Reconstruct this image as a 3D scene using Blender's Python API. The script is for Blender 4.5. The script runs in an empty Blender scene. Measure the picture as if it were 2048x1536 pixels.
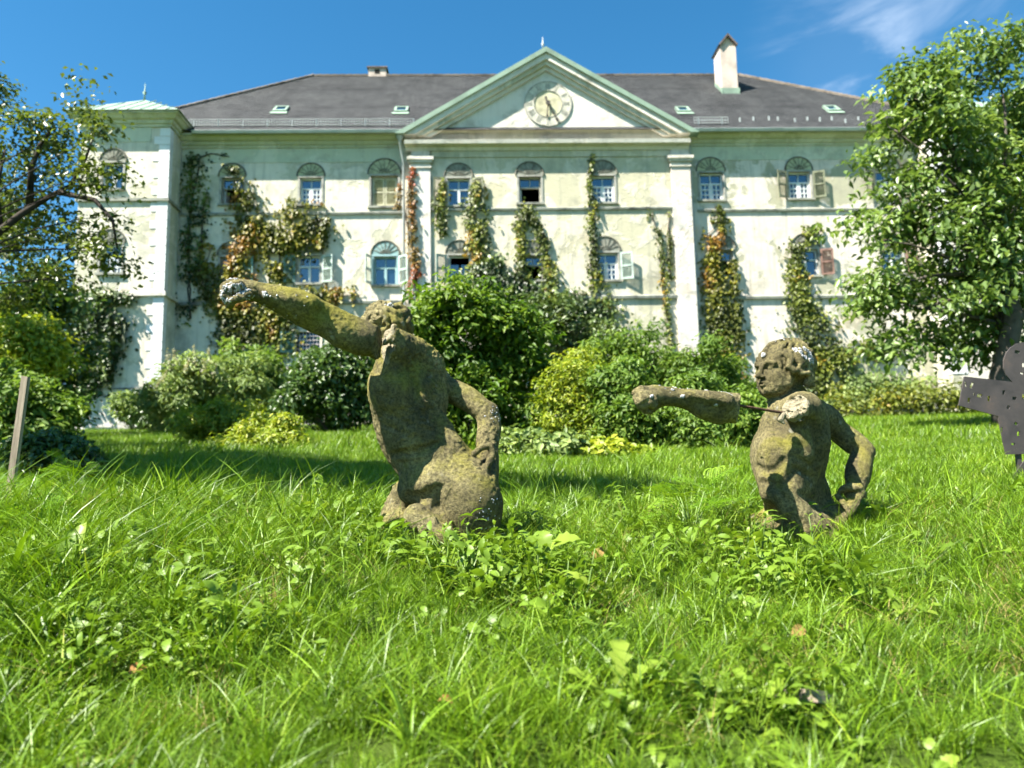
import bpy, bmesh, math, random
import numpy as np
from mathutils import Vector, Matrix, Euler
from mathutils.geometry import tessellate_polygon

rng = np.random.default_rng(7)
random.seed(7)
scene = bpy.context.scene
COL = scene.collection
R = math.radians

# ------------------------------------------------------------------ camera
F_PX = 1538.0                       # focal length in photo pixels (2048 wide)
PITCH, ROLL = R(7.5), 0.020
CAM = np.array([0.0, 0.0, 1.3])
_w = np.array([0, math.cos(PITCH), math.sin(PITCH)])
_u0 = np.array([0, -math.sin(PITCH), math.cos(PITCH)])
_r0 = np.array([1.0, 0, 0])
_r = _r0 * math.cos(ROLL) - _u0 * math.sin(ROLL)
_u = _u0 * math.cos(ROLL) + _r0 * math.sin(ROLL)
cam_data = bpy.data.cameras.new('camera')
cam = bpy.data.objects.new('camera', cam_data)
COL.objects.link(cam)
cam.matrix_world = Matrix(((_r[0], _u[0], -_w[0], CAM[0]), (_r[1], _u[1], -_w[1], CAM[1]),
                           (_r[2], _u[2], -_w[2], CAM[2]), (0, 0, 0, 1)))
cam_data.sensor_width = 36.0
cam_data.lens = F_PX / 2048 * 36
cam_data.clip_start = 0.05
cam_data.clip_end = 3000
cam_data.dof.use_dof = True
cam_data.dof.focus_distance = 2.72
cam_data.dof.aperture_fstop = 3.3
scene.camera = cam

def ray(px, py):
    return _w + _r * ((px - 1024) / F_PX) + _u * ((768 - py) / F_PX)

def at(px, py, Y):
    """world point seen at photo pixel px,py that stands at depth Y"""
    d = ray(px, py)
    return CAM + d * (Y / d[1])

# ------------------------------------------------------------------ world, sun, exposure
SUN_EL, SUN_AZ = R(55), R(58)       # azimuth: to the left of straight behind the camera
SUN = Vector((-math.sin(SUN_AZ) * math.cos(SUN_EL), -math.cos(SUN_AZ) * math.cos(SUN_EL), math.sin(SUN_EL)))
world = bpy.data.worlds.new('World')
scene.world = world
world.use_nodes = True
nt = world.node_tree
nt.nodes.clear()
out = nt.nodes.new('ShaderNodeOutputWorld')
bg = nt.nodes.new('ShaderNodeBackground')
sky = nt.nodes.new('ShaderNodeTexSky')
sky.sky_type = 'NISHITA'
sky.sun_disc = False
sky.sun_elevation = SUN_EL
sky.sun_rotation = math.atan2(SUN.x, SUN.y)
sky.altitude = 500
sky.air_density = 1.0
sky.dust_density = 0.25
sky.ozone_density = 3.0
hs = nt.nodes.new('ShaderNodeHueSaturation')
hs.inputs['Saturation'].default_value = 1.3
hs.inputs['Hue'].default_value = 0.488
hs.inputs['Value'].default_value = 1.0
nt.links.new(sky.outputs[0], hs.inputs['Color'])
# thin cirrus: stretched noise over the direction, sparse
tc = nt.nodes.new('ShaderNodeTexCoord')
mp = nt.nodes.new('ShaderNodeMapping')
mp.inputs['Rotation'].default_value = (0.2, 0.5, 0.35)
mp.inputs['Scale'].default_value = (2.6, 3.0, 11.0)
nz = nt.nodes.new('ShaderNodeTexNoise')
nz.inputs['Scale'].default_value = 1.9
nz.inputs['Detail'].default_value = 6
nz.inputs['Roughness'].default_value = 0.55
nz.inputs['Distortion'].default_value = 0.5
cr = nt.nodes.new('ShaderNodeMapRange')
cr.interpolation_type = 'SMOOTHSTEP'
cr.inputs['From Min'].default_value = 0.44
cr.inputs['From Max'].default_value = 0.80
nt.links.new(tc.outputs['Generated'], mp.inputs['Vector'])
nt.links.new(mp.outputs[0], nz.inputs['Vector'])
nt.links.new(nz.outputs['Fac'], cr.inputs['Value'])
def _cloud(px, py, rad):
    d = Vector(ray(px, py)).normalized()
    vd = nt.nodes.new('ShaderNodeVectorMath'); vd.operation = 'DISTANCE'
    nrm = nt.nodes.new('ShaderNodeVectorMath'); nrm.operation = 'NORMALIZE'
    nt.links.new(tc.outputs['Generated'], nrm.inputs[0])
    nt.links.new(nrm.outputs[0], vd.inputs[0]); vd.inputs[1].default_value = d
    m = nt.nodes.new('ShaderNodeMapRange'); m.interpolation_type = 'SMOOTHSTEP'
    m.inputs['From Min'].default_value = rad; m.inputs['From Max'].default_value = rad * 0.1
    nt.links.new(vd.outputs['Value'], m.inputs['Value'])
    return m.outputs[0]
def _mth(op, a, b):
    m = nt.nodes.new('ShaderNodeMath'); m.operation = op
    for i, v in enumerate((a, b)):
        if isinstance(v, (int, float)): m.inputs[i].default_value = v
        else: nt.links.new(v, m.inputs[i])
    return m.outputs[0]
band = _mth('MAXIMUM', _mth('MULTIPLY', _cloud(1700, 105, 0.13), 0.85), _mth('MULTIPLY', _cloud(1960, 45, 0.13), 0.55))
band = _mth('MAXIMUM', band, _mth('MULTIPLY', _cloud(1640, 135, 0.07), 0.8))
cf = _mth('MULTIPLY', _mth('ADD', _mth('MULTIPLY', cr.outputs[0], 1.1), 0.06), band)
cf = _mth('MULTIPLY', cf, 0.60)
mix = nt.nodes.new('ShaderNodeMix'); mix.data_type = 'RGBA'
nt.links.new(cf, mix.inputs[0])
nt.links.new(hs.outputs[0], mix.inputs[6])
mix.inputs[7].default_value = (6.2, 7.0, 8.0, 1)
nt.links.new(mix.outputs[2], bg.inputs['Color'])
bg.inputs['Strength'].default_value = 0.060
nt.links.new(bg.outputs[0], out.inputs['Surface'])

sun_d = bpy.data.lights.new('sun', 'SUN')
sun_d.energy = 5.0
sun_d.angle = R(0.5)
sun_d.color = (1.0, 0.955, 0.87)
sun_o = bpy.data.objects.new('sun', sun_d)
COL.objects.link(sun_o)
sun_o.location = (-8, -12, 20)
sun_o.rotation_euler = SUN.to_track_quat('Z', 'Y').to_euler()

vs = scene.view_settings
scene.display_settings.display_device = 'sRGB'
vs.view_transform = 'Standard'
vs.look = 'None'
vs.gamma = 1.0
vs.exposure = 1.82
vs.use_curve_mapping = False
cy = scene.cycles
cy.use_denoising = True
cy.max_bounces = 3
cy.adaptive_threshold = 0.025
cy.diffuse_bounces = 1
cy.glossy_bounces = 2
cy.transmission_bounces = 4
cy.transparent_max_bounces = 8
cy.caustics_reflective = cy.caustics_refractive = False
cy.sample_clamp_indirect = 6

# ------------------------------------------------------------------ object helpers
def tag(o, label=None, cat=None, group=None, kind=None):
    if label: o['label'] = label
    if cat: o['category'] = cat
    if group: o['group'] = group
    if kind: o['kind'] = kind
    return o

def empty(name, loc=(0, 0, 0), rz=0.0, label=None, cat=None, group=None):
    o = bpy.data.objects.new(name, None)
    COL.objects.link(o)
    o.location = loc
    o.rotation_euler = (0, 0, rz)
    o.empty_display_size = 0.1
    return tag(o, label, cat, group)

def link(name, me, mat=None, parent=None, loc=None):
    o = bpy.data.objects.new(name, me)
    COL.objects.link(o)
    if mat is not None and len(me.materials) == 0: me.materials.append(mat)
    if parent is not None: o.parent = parent
    if loc is not None: o.location = loc
    return o

def np_mesh(name, V, F, tint=None, smooth=False):
    """V (n,3), F (m,3) or (m,4) int arrays (or list of such)"""
    me = bpy.data.meshes.new(name)
    V = np.asarray(V, dtype=np.float32)
    Fs = F if isinstance(F, list) else [F]
    Fs = [np.asarray(f, dtype=np.int32) for f in Fs if len(f)]
    nl = sum(f.size for f in Fs)
    npoly = sum(len(f) for f in Fs)
    me.vertices.add(len(V)); me.vertices.foreach_set('co', V.ravel())
    me.loops.add(nl); me.loops.foreach_set('vertex_index', np.concatenate([f.ravel() for f in Fs]))
    tot = np.concatenate([np.full(len(f), f.shape[1], dtype=np.int32) for f in Fs])
    start = np.concatenate([[0], np.cumsum(tot)[:-1]]).astype(np.int32)
    me.polygons.add(npoly)
    me.polygons.foreach_set('loop_start', start)
    me.polygons.foreach_set('loop_total', tot)
    if smooth: me.polygons.foreach_set('use_smooth', np.ones(npoly, dtype=bool))
    me.update(calc_edges=True)
    me.validate()
    if tint is not None:
        a = me.attributes.new('tint', 'FLOAT', 'POINT')
        a.data.foreach_set('value', np.asarray(tint, dtype=np.float32))
    return me

class MB:
    """collects faces for ONE mesh"""
    def __init__(s): s.v = []; s.f = []
    def add(s, vs_, fs_):
        n = len(s.v); s.v += [tuple(map(float, p)) for p in vs_]
        s.f += [tuple(i + n for i in f) for f in fs_]
        return s
    def box(s, x0, x1, y0, y1, z0, z1):
        return s.add([(x0, y0, z0), (x1, y0, z0), (x1, y1, z0), (x0, y1, z0), (x0, y0, z1), (x1, y0, z1), (x1, y1, z1), (x0, y1, z1)],
                     [(0, 3, 2, 1), (4, 5, 6, 7), (0, 1, 5, 4), (1, 2, 6, 5), (2, 3, 7, 6), (3, 0, 4, 7)])
    def obox(s, c, ax, ay, az):
        c, ax, ay, az = map(Vector, (c, ax, ay, az))
        vs_ = []
        for k in (-1, 1):
            for (i, j) in ((-1, -1), (1, -1), (1, 1), (-1, 1)):
                vs_.append(c + ax * i + ay * j + az * k)
        return s.add(vs_, [(0, 3, 2, 1), (4, 5, 6, 7), (0, 1, 5, 4), (1, 2, 6, 5), (2, 3, 7, 6), (3, 0, 4, 7)])
    def prism(s, poly, y0, y1):
        """poly: list of (x,z), extruded along y"""
        n = len(poly)
        vs_ = [(x, y0, z) for x, z in poly] + [(x, y1, z) for x, z in poly]
        fs_ = [tuple(range(n)), tuple(range(2 * n - 1, n - 1, -1))]
        for i in range(n):
            j = (i + 1) % n
            fs_.append((j, i, n + i, n + j))
        return s.add(vs_, fs_)
    def profile_x(s, prof, x0, x1):
        """prof: closed list of (y,z) extruded along x"""
        n = len(prof)
        vs_ = [(x0, y, z) for y, z in prof] + [(x1, y, z) for y, z in prof]
        fs_ = [tuple(range(n)), tuple(range(2 * n - 1, n - 1, -1))]
        for i in range(n):
            j = (i + 1) % n
            fs_.append((j, i, n + i, n + j))
        return s.add(vs_, fs_)
    def tube(s, pts, rad, n=6, cap=True):
        pts = [Vector(p) for p in pts]
        m = len(pts)
        rad = rad if hasattr(rad, '__len__') else [rad] * m
        rings = []
        prev = None
        for i in range(m):
            t = (pts[min(i + 1, m - 1)] - pts[max(i - 1, 0)])
            t = t.normalized() if t.length > 1e-9 else Vector((0, 0, 1))
            ref = prev if prev is not None else (Vector((0, 0, 1)) if abs(t.z) < 0.9 else Vector((1, 0, 0)))
            a = (ref - t * ref.dot(t)).normalized()
            prev = a
            b = t.cross(a)
            rings.append([pts[i] + (a * math.cos(2 * math.pi * k / n) + b * math.sin(2 * math.pi * k / n)) * rad[i] for k in range(n)])
        vs_ = [p for r_ in rings for p in r_]
        fs_ = []
        for i in range(m - 1):
            for k in range(n):
                fs_.append((i * n + k, i * n + (k + 1) % n, (i + 1) * n + (k + 1) % n, (i + 1) * n + k))
        if cap:
            fs_.append(tuple(range(n - 1, -1, -1)))
            fs_.append(tuple(range((m - 1) * n, m * n)))
        return s.add(vs_, fs_)
    def mesh(s, name, smooth=False):
        me = bpy.data.meshes.new(name)
        me.from_pydata(s.v, [], s.f)
        if smooth: me.polygons.foreach_set('use_smooth', [True] * len(me.polygons))
        me.update()
        return me
    def build(s, name, mat, parent=None, smooth=False, recalc=True):
        me = s.mesh(name, smooth)
        if recalc:
            bm = bmesh.new(); bm.from_mesh(me)
            bmesh.ops.recalc_face_normals(bm, faces=bm.faces)
            bm.to_mesh(me); bm.free()
        return link(name, me, mat, parent)

# ------------------------------------------------------------------ value noise in numpy
def _hash(ix, iy, iz, seed):
    h = (ix.astype(np.int64) * 374761393 + iy.astype(np.int64) * 668265263 + iz.astype(np.int64) * 2147483647 + seed * 974634737) & 0xffffffff
    h = ((h ^ (h >> 13)) * 1274126177) & 0xffffffff
    h = (h ^ (h >> 16)) & 0xffff
    return h.astype(np.float32) / 65535.0
def vnoise(P, scale=1.0, seed=0):
    P = np.asarray(P, dtype=np.float32) * scale
    i = np.floor(P); f = P - i
    f = f * f * (3 - 2 * f)
    ix, iy, iz = i[:, 0], i[:, 1], i[:, 2]
    r = 0
    for dx in (0, 1):
        wx = f[:, 0] if dx else 1 - f[:, 0]
        for dy in (0, 1):
            wy = f[:, 1] if dy else 1 - f[:, 1]
            for dz in (0, 1):
                wz = f[:, 2] if dz else 1 - f[:, 2]
                r = r + wx * wy * wz * _hash(ix + dx, iy + dy, iz + dz, seed)
    return r
def fbm(P, scale, seed=0, oct=3):
    r = 0; a = 0.5; t = 0
    for o in range(oct):
        r = r + a * vnoise(P, scale * 2 ** o, seed + o); t += a; a *= 0.5
    return r / t

# ------------------------------------------------------------------ materials
class NT:
    def __init__(s, name):
        s.m = bpy.data.materials.new(name); s.m.use_nodes = True
        s.t = s.m.node_tree; s.t.nodes.clear()
        s.out = s.n('ShaderNodeOutputMaterial')
    def n(s, typ, **kw):
        nd = s.t.nodes.new(typ)
        for k, v in kw.items():
            if hasattr(nd, k) and k not in nd.inputs: setattr(nd, k, v)
            else: s.set(nd, k, v)
        return nd
    def set(s, nd, k, v):
        if isinstance(v, bpy.types.NodeSocket): s.t.links.new(v, nd.inputs[k])
        else: nd.inputs[k].default_value = v
    def l(s, a, b): s.t.links.new(a, b)
    def coord(s, kind='Object', scale=(1, 1, 1), rot=(0, 0, 0)):
        tcn = s.n('ShaderNodeTexCoord')
        mpn = s.n('ShaderNodeMapping'); mpn.inputs['Scale'].default_value = scale; mpn.inputs['Rotation'].default_value = rot
        s.l(tcn.outputs[kind], mpn.inputs[0])
        return mpn.outputs[0]
    def noise(s, vec, scale, detail=4, rough=0.55, dist=0.0):
        nd = s.n('ShaderNodeTexNoise')
        nd.inputs['Scale'].default_value = scale; nd.inputs['Detail'].default_value = detail
        nd.inputs['Roughness'].default_value = rough; nd.inputs['Distortion'].default_value = dist
        if vec is not None: s.l(vec, nd.inputs['Vector'])
        return nd.outputs['Fac']
    def ramp(s, fac, stops, interp='LINEAR'):
        nd = s.n('ShaderNodeValToRGB'); e = nd.color_ramp.elements
        nd.color_ramp.interpolation = interp
        while len(e) < len(stops): e.new(0.5)
        for i, (p, c) in enumerate(stops):
            e[i].position = p; e[i].color = (*c, 1) if len(c) == 3 else c
        s.l(fac, nd.inputs[0])
        return nd.outputs[0]
    def maprange(s, fac, a, b, c=0.0, d=1.0):
        nd = s.n('ShaderNodeMapRange'); nd.inputs[1].default_value = a; nd.inputs[2].default_value = b
        nd.inputs[3].default_value = c; nd.inputs[4].default_value = d
        s.l(fac, nd.inputs[0]); return nd.outputs[0]
    def math(s, op, a, b=0.0):
        nd = s.n('ShaderNodeMath', operation=op)
        for i, v in enumerate((a, b)):
            if isinstance(v, (int, float)): nd.inputs[i].default_value = v
            else: s.l(v, nd.inputs[i])
        return nd.outputs[0]
    def mix(s, fac, a, b, blend='MIX'):
        nd = s.n('ShaderNodeMix', data_type='RGBA', blend_type=blend)
        for i, v in ((0, fac), (6, a), (7, b)):
            if isinstance(v, bpy.types.NodeSocket): s.l(v, nd.inputs[i])
            elif i == 0: nd.inputs[0].default_value = v
            else: nd.inputs[i].default_value = (*v, 1) if len(v) == 3 else v
        return nd.outputs[2]
    def bump(s, h, strength=0.3, dist=0.02, normal=None):
        nd = s.n('ShaderNodeBump'); nd.inputs['Strength'].default_value = strength; nd.inputs['Distance'].default_value = dist
        s.l(h, nd.inputs['Height'])
        if normal is not None: s.l(normal, nd.inputs['Normal'])
        return nd.outputs[0]
    def bsdf(s, color, rough=0.8, spec=0.3, metal=0.0, normal=None, link_out=True):
        nd = s.n('ShaderNodeBsdfPrincipled')
        if isinstance(color, bpy.types.NodeSocket): s.l(color, nd.inputs['Base Color'])
        else: nd.inputs['Base Color'].default_value = (*color, 1)
        if isinstance(rough, bpy.types.NodeSocket): s.l(rough, nd.inputs['Roughness'])
        else: nd.inputs['Roughness'].default_value = rough
        nd.inputs['Specular IOR Level'].default_value = spec
        nd.inputs['Metallic'].default_value = metal
        if normal is not None: s.l(normal, nd.inputs['Normal'])
        if link_out: s.l(nd.outputs[0], s.out.inputs[0])
        return nd

def M_plain(name, color, rough=0.7, spec=0.3, var=0.15, scale=6.0, bump=0.15, metal=0.0, dark=None, bscale=30.0):
    t = NT(name); v = t.coord('Object')
    f = t.noise(v, scale, 5)
    dk = dark if dark else tuple(c * (1 - 2 * var) for c in color)
    lt = tuple(min(0.95, c * (1 + var)) for c in color)
    c = t.ramp(f, [(0.3, dk), (0.5, color), (0.72, lt)])
    b = t.bump(t.noise(v, bscale, 4), bump, 0.01)
    t.bsdf(c, rough, spec, metal, b)
    return t.m

def M_leaf(name, stops, rough=0.45, spec=0.35, trans=0.35, tgain=1.5, rnd=False, rf=1.18, gf=1.08):
    t = NT(name)
    a = t.n('ShaderNodeAttribute', attribute_name='tint')
    f = a.outputs['Fac']
    if rnd:
        oi = t.n('ShaderNodeObjectInfo')
        f = t.math('ADD', t.math('MULTIPLY', f, 0.65), t.math('MULTIPLY', oi.outputs['Random'], 0.35))
    c = t.ramp(f, [(q, (min(.6, k[0] * rf), min(.6, k[1] * gf), k[2] * .85)) for q, k in stops])
    p = t.bsdf(c, rough, spec, link_out=False)
    tr = t.n('ShaderNodeBsdfTranslucent')
    g = t.mix(1.0, c, (tgain, tgain, tgain * 0.55), 'MULTIPLY')
    t.l(g, tr.inputs[0])
    mx = t.n('ShaderNodeMixShader'); mx.inputs[0].default_value = trans
    t.l(p.outputs[0], mx.inputs[1]); t.l(tr.outputs[0], mx.inputs[2])
    t.l(mx.outputs[0], t.out.inputs[0])
    return t.m

# ------------------------------------------------------------------ leaves
def nrm(a):
    return a / np.maximum(np.linalg.norm(a, axis=-1, keepdims=True), 1e-9)

def leaf_mesh(name, P, N, size, tint, aspect=0.55, hexa=False, droop=0.3, fold=0.12):
    n = len(P)
    rr = rng.normal(size=(n, 3)); rr[:, 2] -= droop * 2
    T = nrm(np.cross(N, nrm(np.cross(rr, N))))
    B = np.cross(N, T)
    L = np.asarray(size)[:, None] * np.ones((1, 1)); W = L * aspect * 0.5
    if hexa:
        V = np.stack([P, P + T * L * .28 + B * W * .85 + N * L * fold, P + T * L * .62 + B * W * .8 + N * L * fold * .8,
                      P + T * L - N * L * .08, P + T * L * .62 - B * W * .8 + N * L * fold * .8, P + T * L * .28 - B * W * .85 + N * L * fold], 1)
        idx = np.array([[0, 5, 4], [0, 4, 3], [0, 3, 2], [0, 2, 1]])
        k = 6
    else:
        V = np.stack([P, P + T * L * .45 + B * W + N * L * fold, P + T * L - N * L * .08, P + T * L * .45 - B * W + N * L * fold], 1)
        idx = np.array([[0, 3, 2], [0, 2, 1]])
        k = 4
    F = (np.arange(n)[:, None, None] * k + idx[None]).reshape(-1, 3)
    return np_mesh(name, V.reshape(-1, 3), F, np.repeat(tint, k))

def blob_points(blobs, n_clump, per, spread, shell=0.55, flat=1.0):
    """blobs: list of (center, radius); leaves in clumps spread through the crown volume"""
    C = np.array([b[0] for b in blobs], dtype=float); Rr = np.array([b[1] for b in blobs], dtype=float)
    w = Rr ** 2; w = w / w.sum()
    k = rng.choice(len(blobs), n_clump, p=w)
    d = nrm(rng.normal(size=(n_clump, 3)))
    rad = shell + (1 - shell) * rng.random(n_clump) ** 0.6
    rad *= 0.70 + 0.55 * rng.random(n_clump)
    off = d * rad[:, None] * Rr[k][:, None]; off[:, 2] *= flat
    cc = C[k] + off
    m = rng.poisson(per, n_clump) + 1
    rep = np.repeat(np.arange(n_clump), m)
    P = cc[rep] + rng.normal(size=(len(rep), 3)) * (spread * (0.6 + 0.8 * rng.random(n_clump)))[rep][:, None]
    outd = nrm(P - C[k][rep])
    ctint = rng.random(n_clump)[rep]
    return P, outd, ctint, cc

def bough_points(blobs, n_bough, per, rb, flat=.5, shell=.35):
    """leaves gathered into boughs: flattened tufts spread through the crown's volume, with hollows between them"""
    C = np.array([b[0] for b in blobs], dtype=float); Rr = np.array([b[1] for b in blobs], dtype=float)
    w = Rr ** 2.2; w = w / w.sum()
    k = rng.choice(len(blobs), n_bough, p=w)
    d = nrm(rng.normal(size=(n_bough, 3)) + np.array([0, 0, .15]))
    rad = (shell + (1 - shell) * rng.random(n_bough) ** .5) * (.8 + .4 * rng.random(n_bough))
    bc = C[k] + d * (rad * Rr[k])[:, None]
    br = rb * (.55 + .9 * rng.random(n_bough))
    m = rng.poisson(per * (br / rb) ** 2) + 3
    rep = np.repeat(np.arange(n_bough), m); n = len(rep)
    e = nrm(rng.normal(size=(n, 3)) + np.array([0, 0, .25])) * (rng.random(n) ** .45)[:, None]
    # each bough leans outwards and hangs a little at its tip
    o = d[rep]
    e = e * br[rep][:, None]; e[:, 2] *= flat
    along = np.einsum('ij,ij->i', e, o)
    P = bc[rep] + e + o * (along * .35)[:, None]
    P[:, 2] -= .25 * np.abs(along)
    return P, nrm(P - C[k][rep]), rng.random(n_bough)[rep], bc
# ------------------------------------------------------------------ material library
M = {}
def plaster(name, green, white, amt, peach=0.15, grey=0.3):
    t = NT(name); v = t.coord('Object')
    f1 = t.noise(v, 0.42, 8, 0.62, 0.6)
    edge = t.noise(v, 2.2, 6, 0.6)
    mfac = t.math('ADD', f1, t.math('MULTIPLY', t.math('SUBTRACT', edge, 0.5), 0.35))
    peel = t.maprange(mfac, amt - 0.02, amt + 0.02)
    c = t.mix(peel, green, white)
    # soft tonal clouding
    cl = t.noise(v, 1.3, 5, 0.6)
    c = t.mix(t.maprange(cl, 0.35, 0.7, 0.0, 0.35), c, tuple(x * 0.8 for x in green))
    # run-off streaks
    vs_ = t.coord('Object', (2.6, 2.6, 0.16))
    st = t.noise(vs_, 1.6, 6, 0.65)
    c = t.mix(t.maprange(st, 0.52, 0.74, 0.0, grey), c, (0.30, 0.29, 0.23))
    # peach/ochre patches near old brick
    pe = t.noise(v, 0.33, 5, 0.6, 0.4)
    c = t.mix(t.maprange(pe, 0.60, 0.70, 0.0, peach), c, (0.66, 0.46, 0.30))
    # damp and grime
    gr = t.noise(v, 0.9, 9, 0.7)
    c = t.mix(t.maprange(gr, 0.52, 0.70, 0.0, 0.75), c, (0.30, 0.285, 0.225))
    h = t.math('ADD', t.math('MULTIPLY', peel, 0.6), t.noise(v, 9.0, 6, 0.7))
    t.bsdf(c, 0.92, 0.15, normal=t.bump(h, 0.55, 0.03))
    return t.m
M['wall_left'] = plaster('plaster_left', (0.55, 0.52, 0.39), (0.73, 0.67, 0.55), 0.46, 0.25, 0.65)
M['wall_mid'] = plaster('plaster_middle', (0.55, 0.51, 0.36), (0.69, 0.63, 0.49), 0.50, 0.2, 0.65)
M['wall_right'] = plaster('plaster_right', (0.43, 0.41, 0.29), (0.74, 0.665, 0.565), 0.46, 0.55, 0.85)
M['wall_white'] = plaster('plaster_white', (0.70, 0.64, 0.54), (0.75, 0.70, 0.61), 0.45, 0.08, 0.25)
M['pilaster'] = plaster('plaster_pilaster', (0.68, 0.59, 0.50), (0.73, 0.69, 0.63), 0.47, 0.5, 0.35)
M['cornice'] = plaster('plaster_cornice', (0.47, 0.48, 0.34), (0.60, 0.60, 0.48), 0.55, 0.1, 0.6)
M['frieze'] = plaster('plaster_frieze', (0.54, 0.57, 0.43), (0.64, 0.64, 0.50), 0.55, 0.02, 0.25)
M['plinth'] = plaster('plaster_plinth', (0.66, 0.58, 0.48), (0.70, 0.66, 0.58), 0.5, 0.4, 0.6)
M['ledge'] = M_plain('weathered_ledge', (0.30, 0.30, 0.25), 0.9, 0.1, 0.35, 2.0, 0.4, dark=(0.10, 0.10, 0.09))
M['quoin'] = M_plain('quoin_plaster', (0.76, 0.75, 0.74), 0.9, 0.1, 0.10, 1.5, 0.4)
M['copper'] = M_plain('copper_patina', (0.24, 0.33, 0.25), 0.6, 0.3, 0.15, 1.2, 0.1)
M['gutter'] = M_plain('gutter_metal', (0.42, 0.45, 0.43), 0.45, 0.5, 0.12, 1.5, 0.1, metal=0.2)
M['zinc'] = M_plain('zinc', (0.36, 0.42, 0.46), 0.4, 0.5, 0.12, 2, 0.1, metal=0.5)
M['chimney'] = M_plain('chimney_render', (0.60, 0.50, 0.42), 0.9, 0.1, 0.18, 1.2, 0.5)
M['chimney_cap'] = M_plain('chimney_cap', (0.16, 0.13, 0.12), 0.9, 0.1, 0.3, 3, 0.3)
M['frame_white'] = M_plain('window_frame_white', (0.66, 0.69, 0.68), 0.6, 0.3, 0.12, 4, 0.1)
M['frame_grey'] = M_plain('window_frame_grey', (0.36, 0.35, 0.30), 0.8, 0.2, 0.25, 4, 0.2)
M['frame_teal'] = M_plain('window_frame_teal', (0.30, 0.46, 0.46), 0.6, 0.3, 0.12, 4, 0.1)
M['fan_grey'] = M_plain('fanlight_grey', (0.25, 0.25, 0.20), 0.85, 0.15, 0.35, 5, 0.4)
M['fan_olive'] = M_plain('fanlight_olive', (0.42, 0.43, 0.27), 0.85, 0.15, 0.2, 5, 0.4)
M['fan_teal'] = M_plain('fanlight_teal', (0.25, 0.38, 0.36), 0.8, 0.2, 0.2, 5, 0.3)
M['rib'] = M_plain('fanlight_rib', (0.17, 0.165, 0.13), 0.9, 0.1, 0.3, 5, 0.2)
M['shutter_teal'] = M_plain('shutter_teal', (0.17, 0.29, 0.26), 0.75, 0.25, 0.25, 3, 0.3)
M['shutter_pale'] = M_plain('shutter_pale', (0.42, 0.50, 0.44), 0.75, 0.25, 0.25, 3, 0.3)
M['shutter_olive'] = M_plain('shutter_olive', (0.19, 0.20, 0.13), 0.85, 0.15, 0.3, 3, 0.3)
M['shutter_cream'] = M_plain('shutter_cream', (0.48, 0.46, 0.31), 0.85, 0.15, 0.2, 3, 0.3)
M['shutter_brown'] = M_plain('shutter_brown', (0.23, 0.14, 0.11), 0.85, 0.15, 0.35, 3, 0.3)
M['iron'] = M_plain('old_iron', (0.20, 0.16, 0.14), 0.8, 0.3, 0.35, 8, 0.3)
M['grille'] = M_plain('grille_paint', (0.42, 0.36, 0.33), 0.8, 0.2, 0.3, 6, 0.2)
M['dark'] = M_plain('interior_shade_paint', (0.03, 0.028, 0.026), 0.95, 0.05, 0.2, 1, 0.0)  # near-black colour holds the shade of the rooms and the flue
M['ink'] = M_plain('clock_ink', (0.09, 0.08, 0.07), 0.8, 0.2, 0.3, 6, 0.1)
M['ink_faded'] = M_plain('clock_faded_ink', (0.38, 0.355, 0.30), 0.85, 0.15, 0.3, 6, 0.1)
M['clock_ring'] = M_plain('clock_ring', (0.60, 0.57, 0.47), 0.9, 0.1, 0.18, 3, 0.3)
M['clock_yellow'] = M_plain('clock_yellow', (0.55, 0.51, 0.34), 0.85, 0.15, 0.2, 2.4, 0.3)
def glass():
    t = NT('window_glass'); v = t.coord('Object')
    p = t.bsdf((0.012, 0.03, 0.055), 0.05, 0.9, normal=t.bump(t.noise(v, 2.0, 2), 0.05, 0.02))
    p.inputs['Coat Weight'].default_value = 1.0
    p.inputs['Coat Roughness'].default_value = 0.03
    p.inputs['Coat IOR'].default_value = 2.0
    return t.m
M['glass'] = glass()
def roof_mat():
    t = NT('roof_tiles')
    v = t.coord('UV')
    br = t.n('ShaderNodeTexBrick'); br.offset = 0.5
    t.l(v, br.inputs['Vector'])
    br.inputs['Scale'].default_value = 1.0
    br.inputs['Brick Width'].default_value = 0.30; br.inputs['Row Height'].default_value = 0.24
    br.inputs['Mortar Size'].default_value = 0.012; br.inputs['Bias'].default_value = -0.1
    br.inputs['Color1'].default_value = (0.040, 0.041, 0.042, 1); br.inputs['Color2'].default_value = (0.075, 0.076, 0.077, 1)
    br.inputs['Mortar'].default_value = (0.022, 0.022, 0.021, 1)
    vo = t.coord('Object')
    c = t.mix(t.maprange(t.noise(vo, 0.7, 8, 0.7), 0.38, 0.72, 0.0, 0.75), br.outputs['Color'], (0.11, 0.111, 0.11))
    sv = t.coord('Object', (1.8, 0.15, 0.15))
    c = t.mix(t.maprange(t.noise(sv, 1.6, 7, 0.65), 0.46, 0.68, 0.0, 0.7), c, (0.042, 0.042, 0.043))
    c = t.mix(t.maprange(t.noise(vo, 3.5, 5, 0.7), 0.6, 0.8, 0.0, 0.35), c, (0.13, 0.125, 0.10))
    t.bsdf(c, 0.75, 0.35, normal=t.bump(br.outputs['Fac'], -0.5, 0.02))
    return t.m
M['roof'] = roof_mat()
M['ridge'] = M_plain('ridge_tiles', (0.16, 0.135, 0.11), 0.9, 0.1, 0.3, 2, 0.3)

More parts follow.
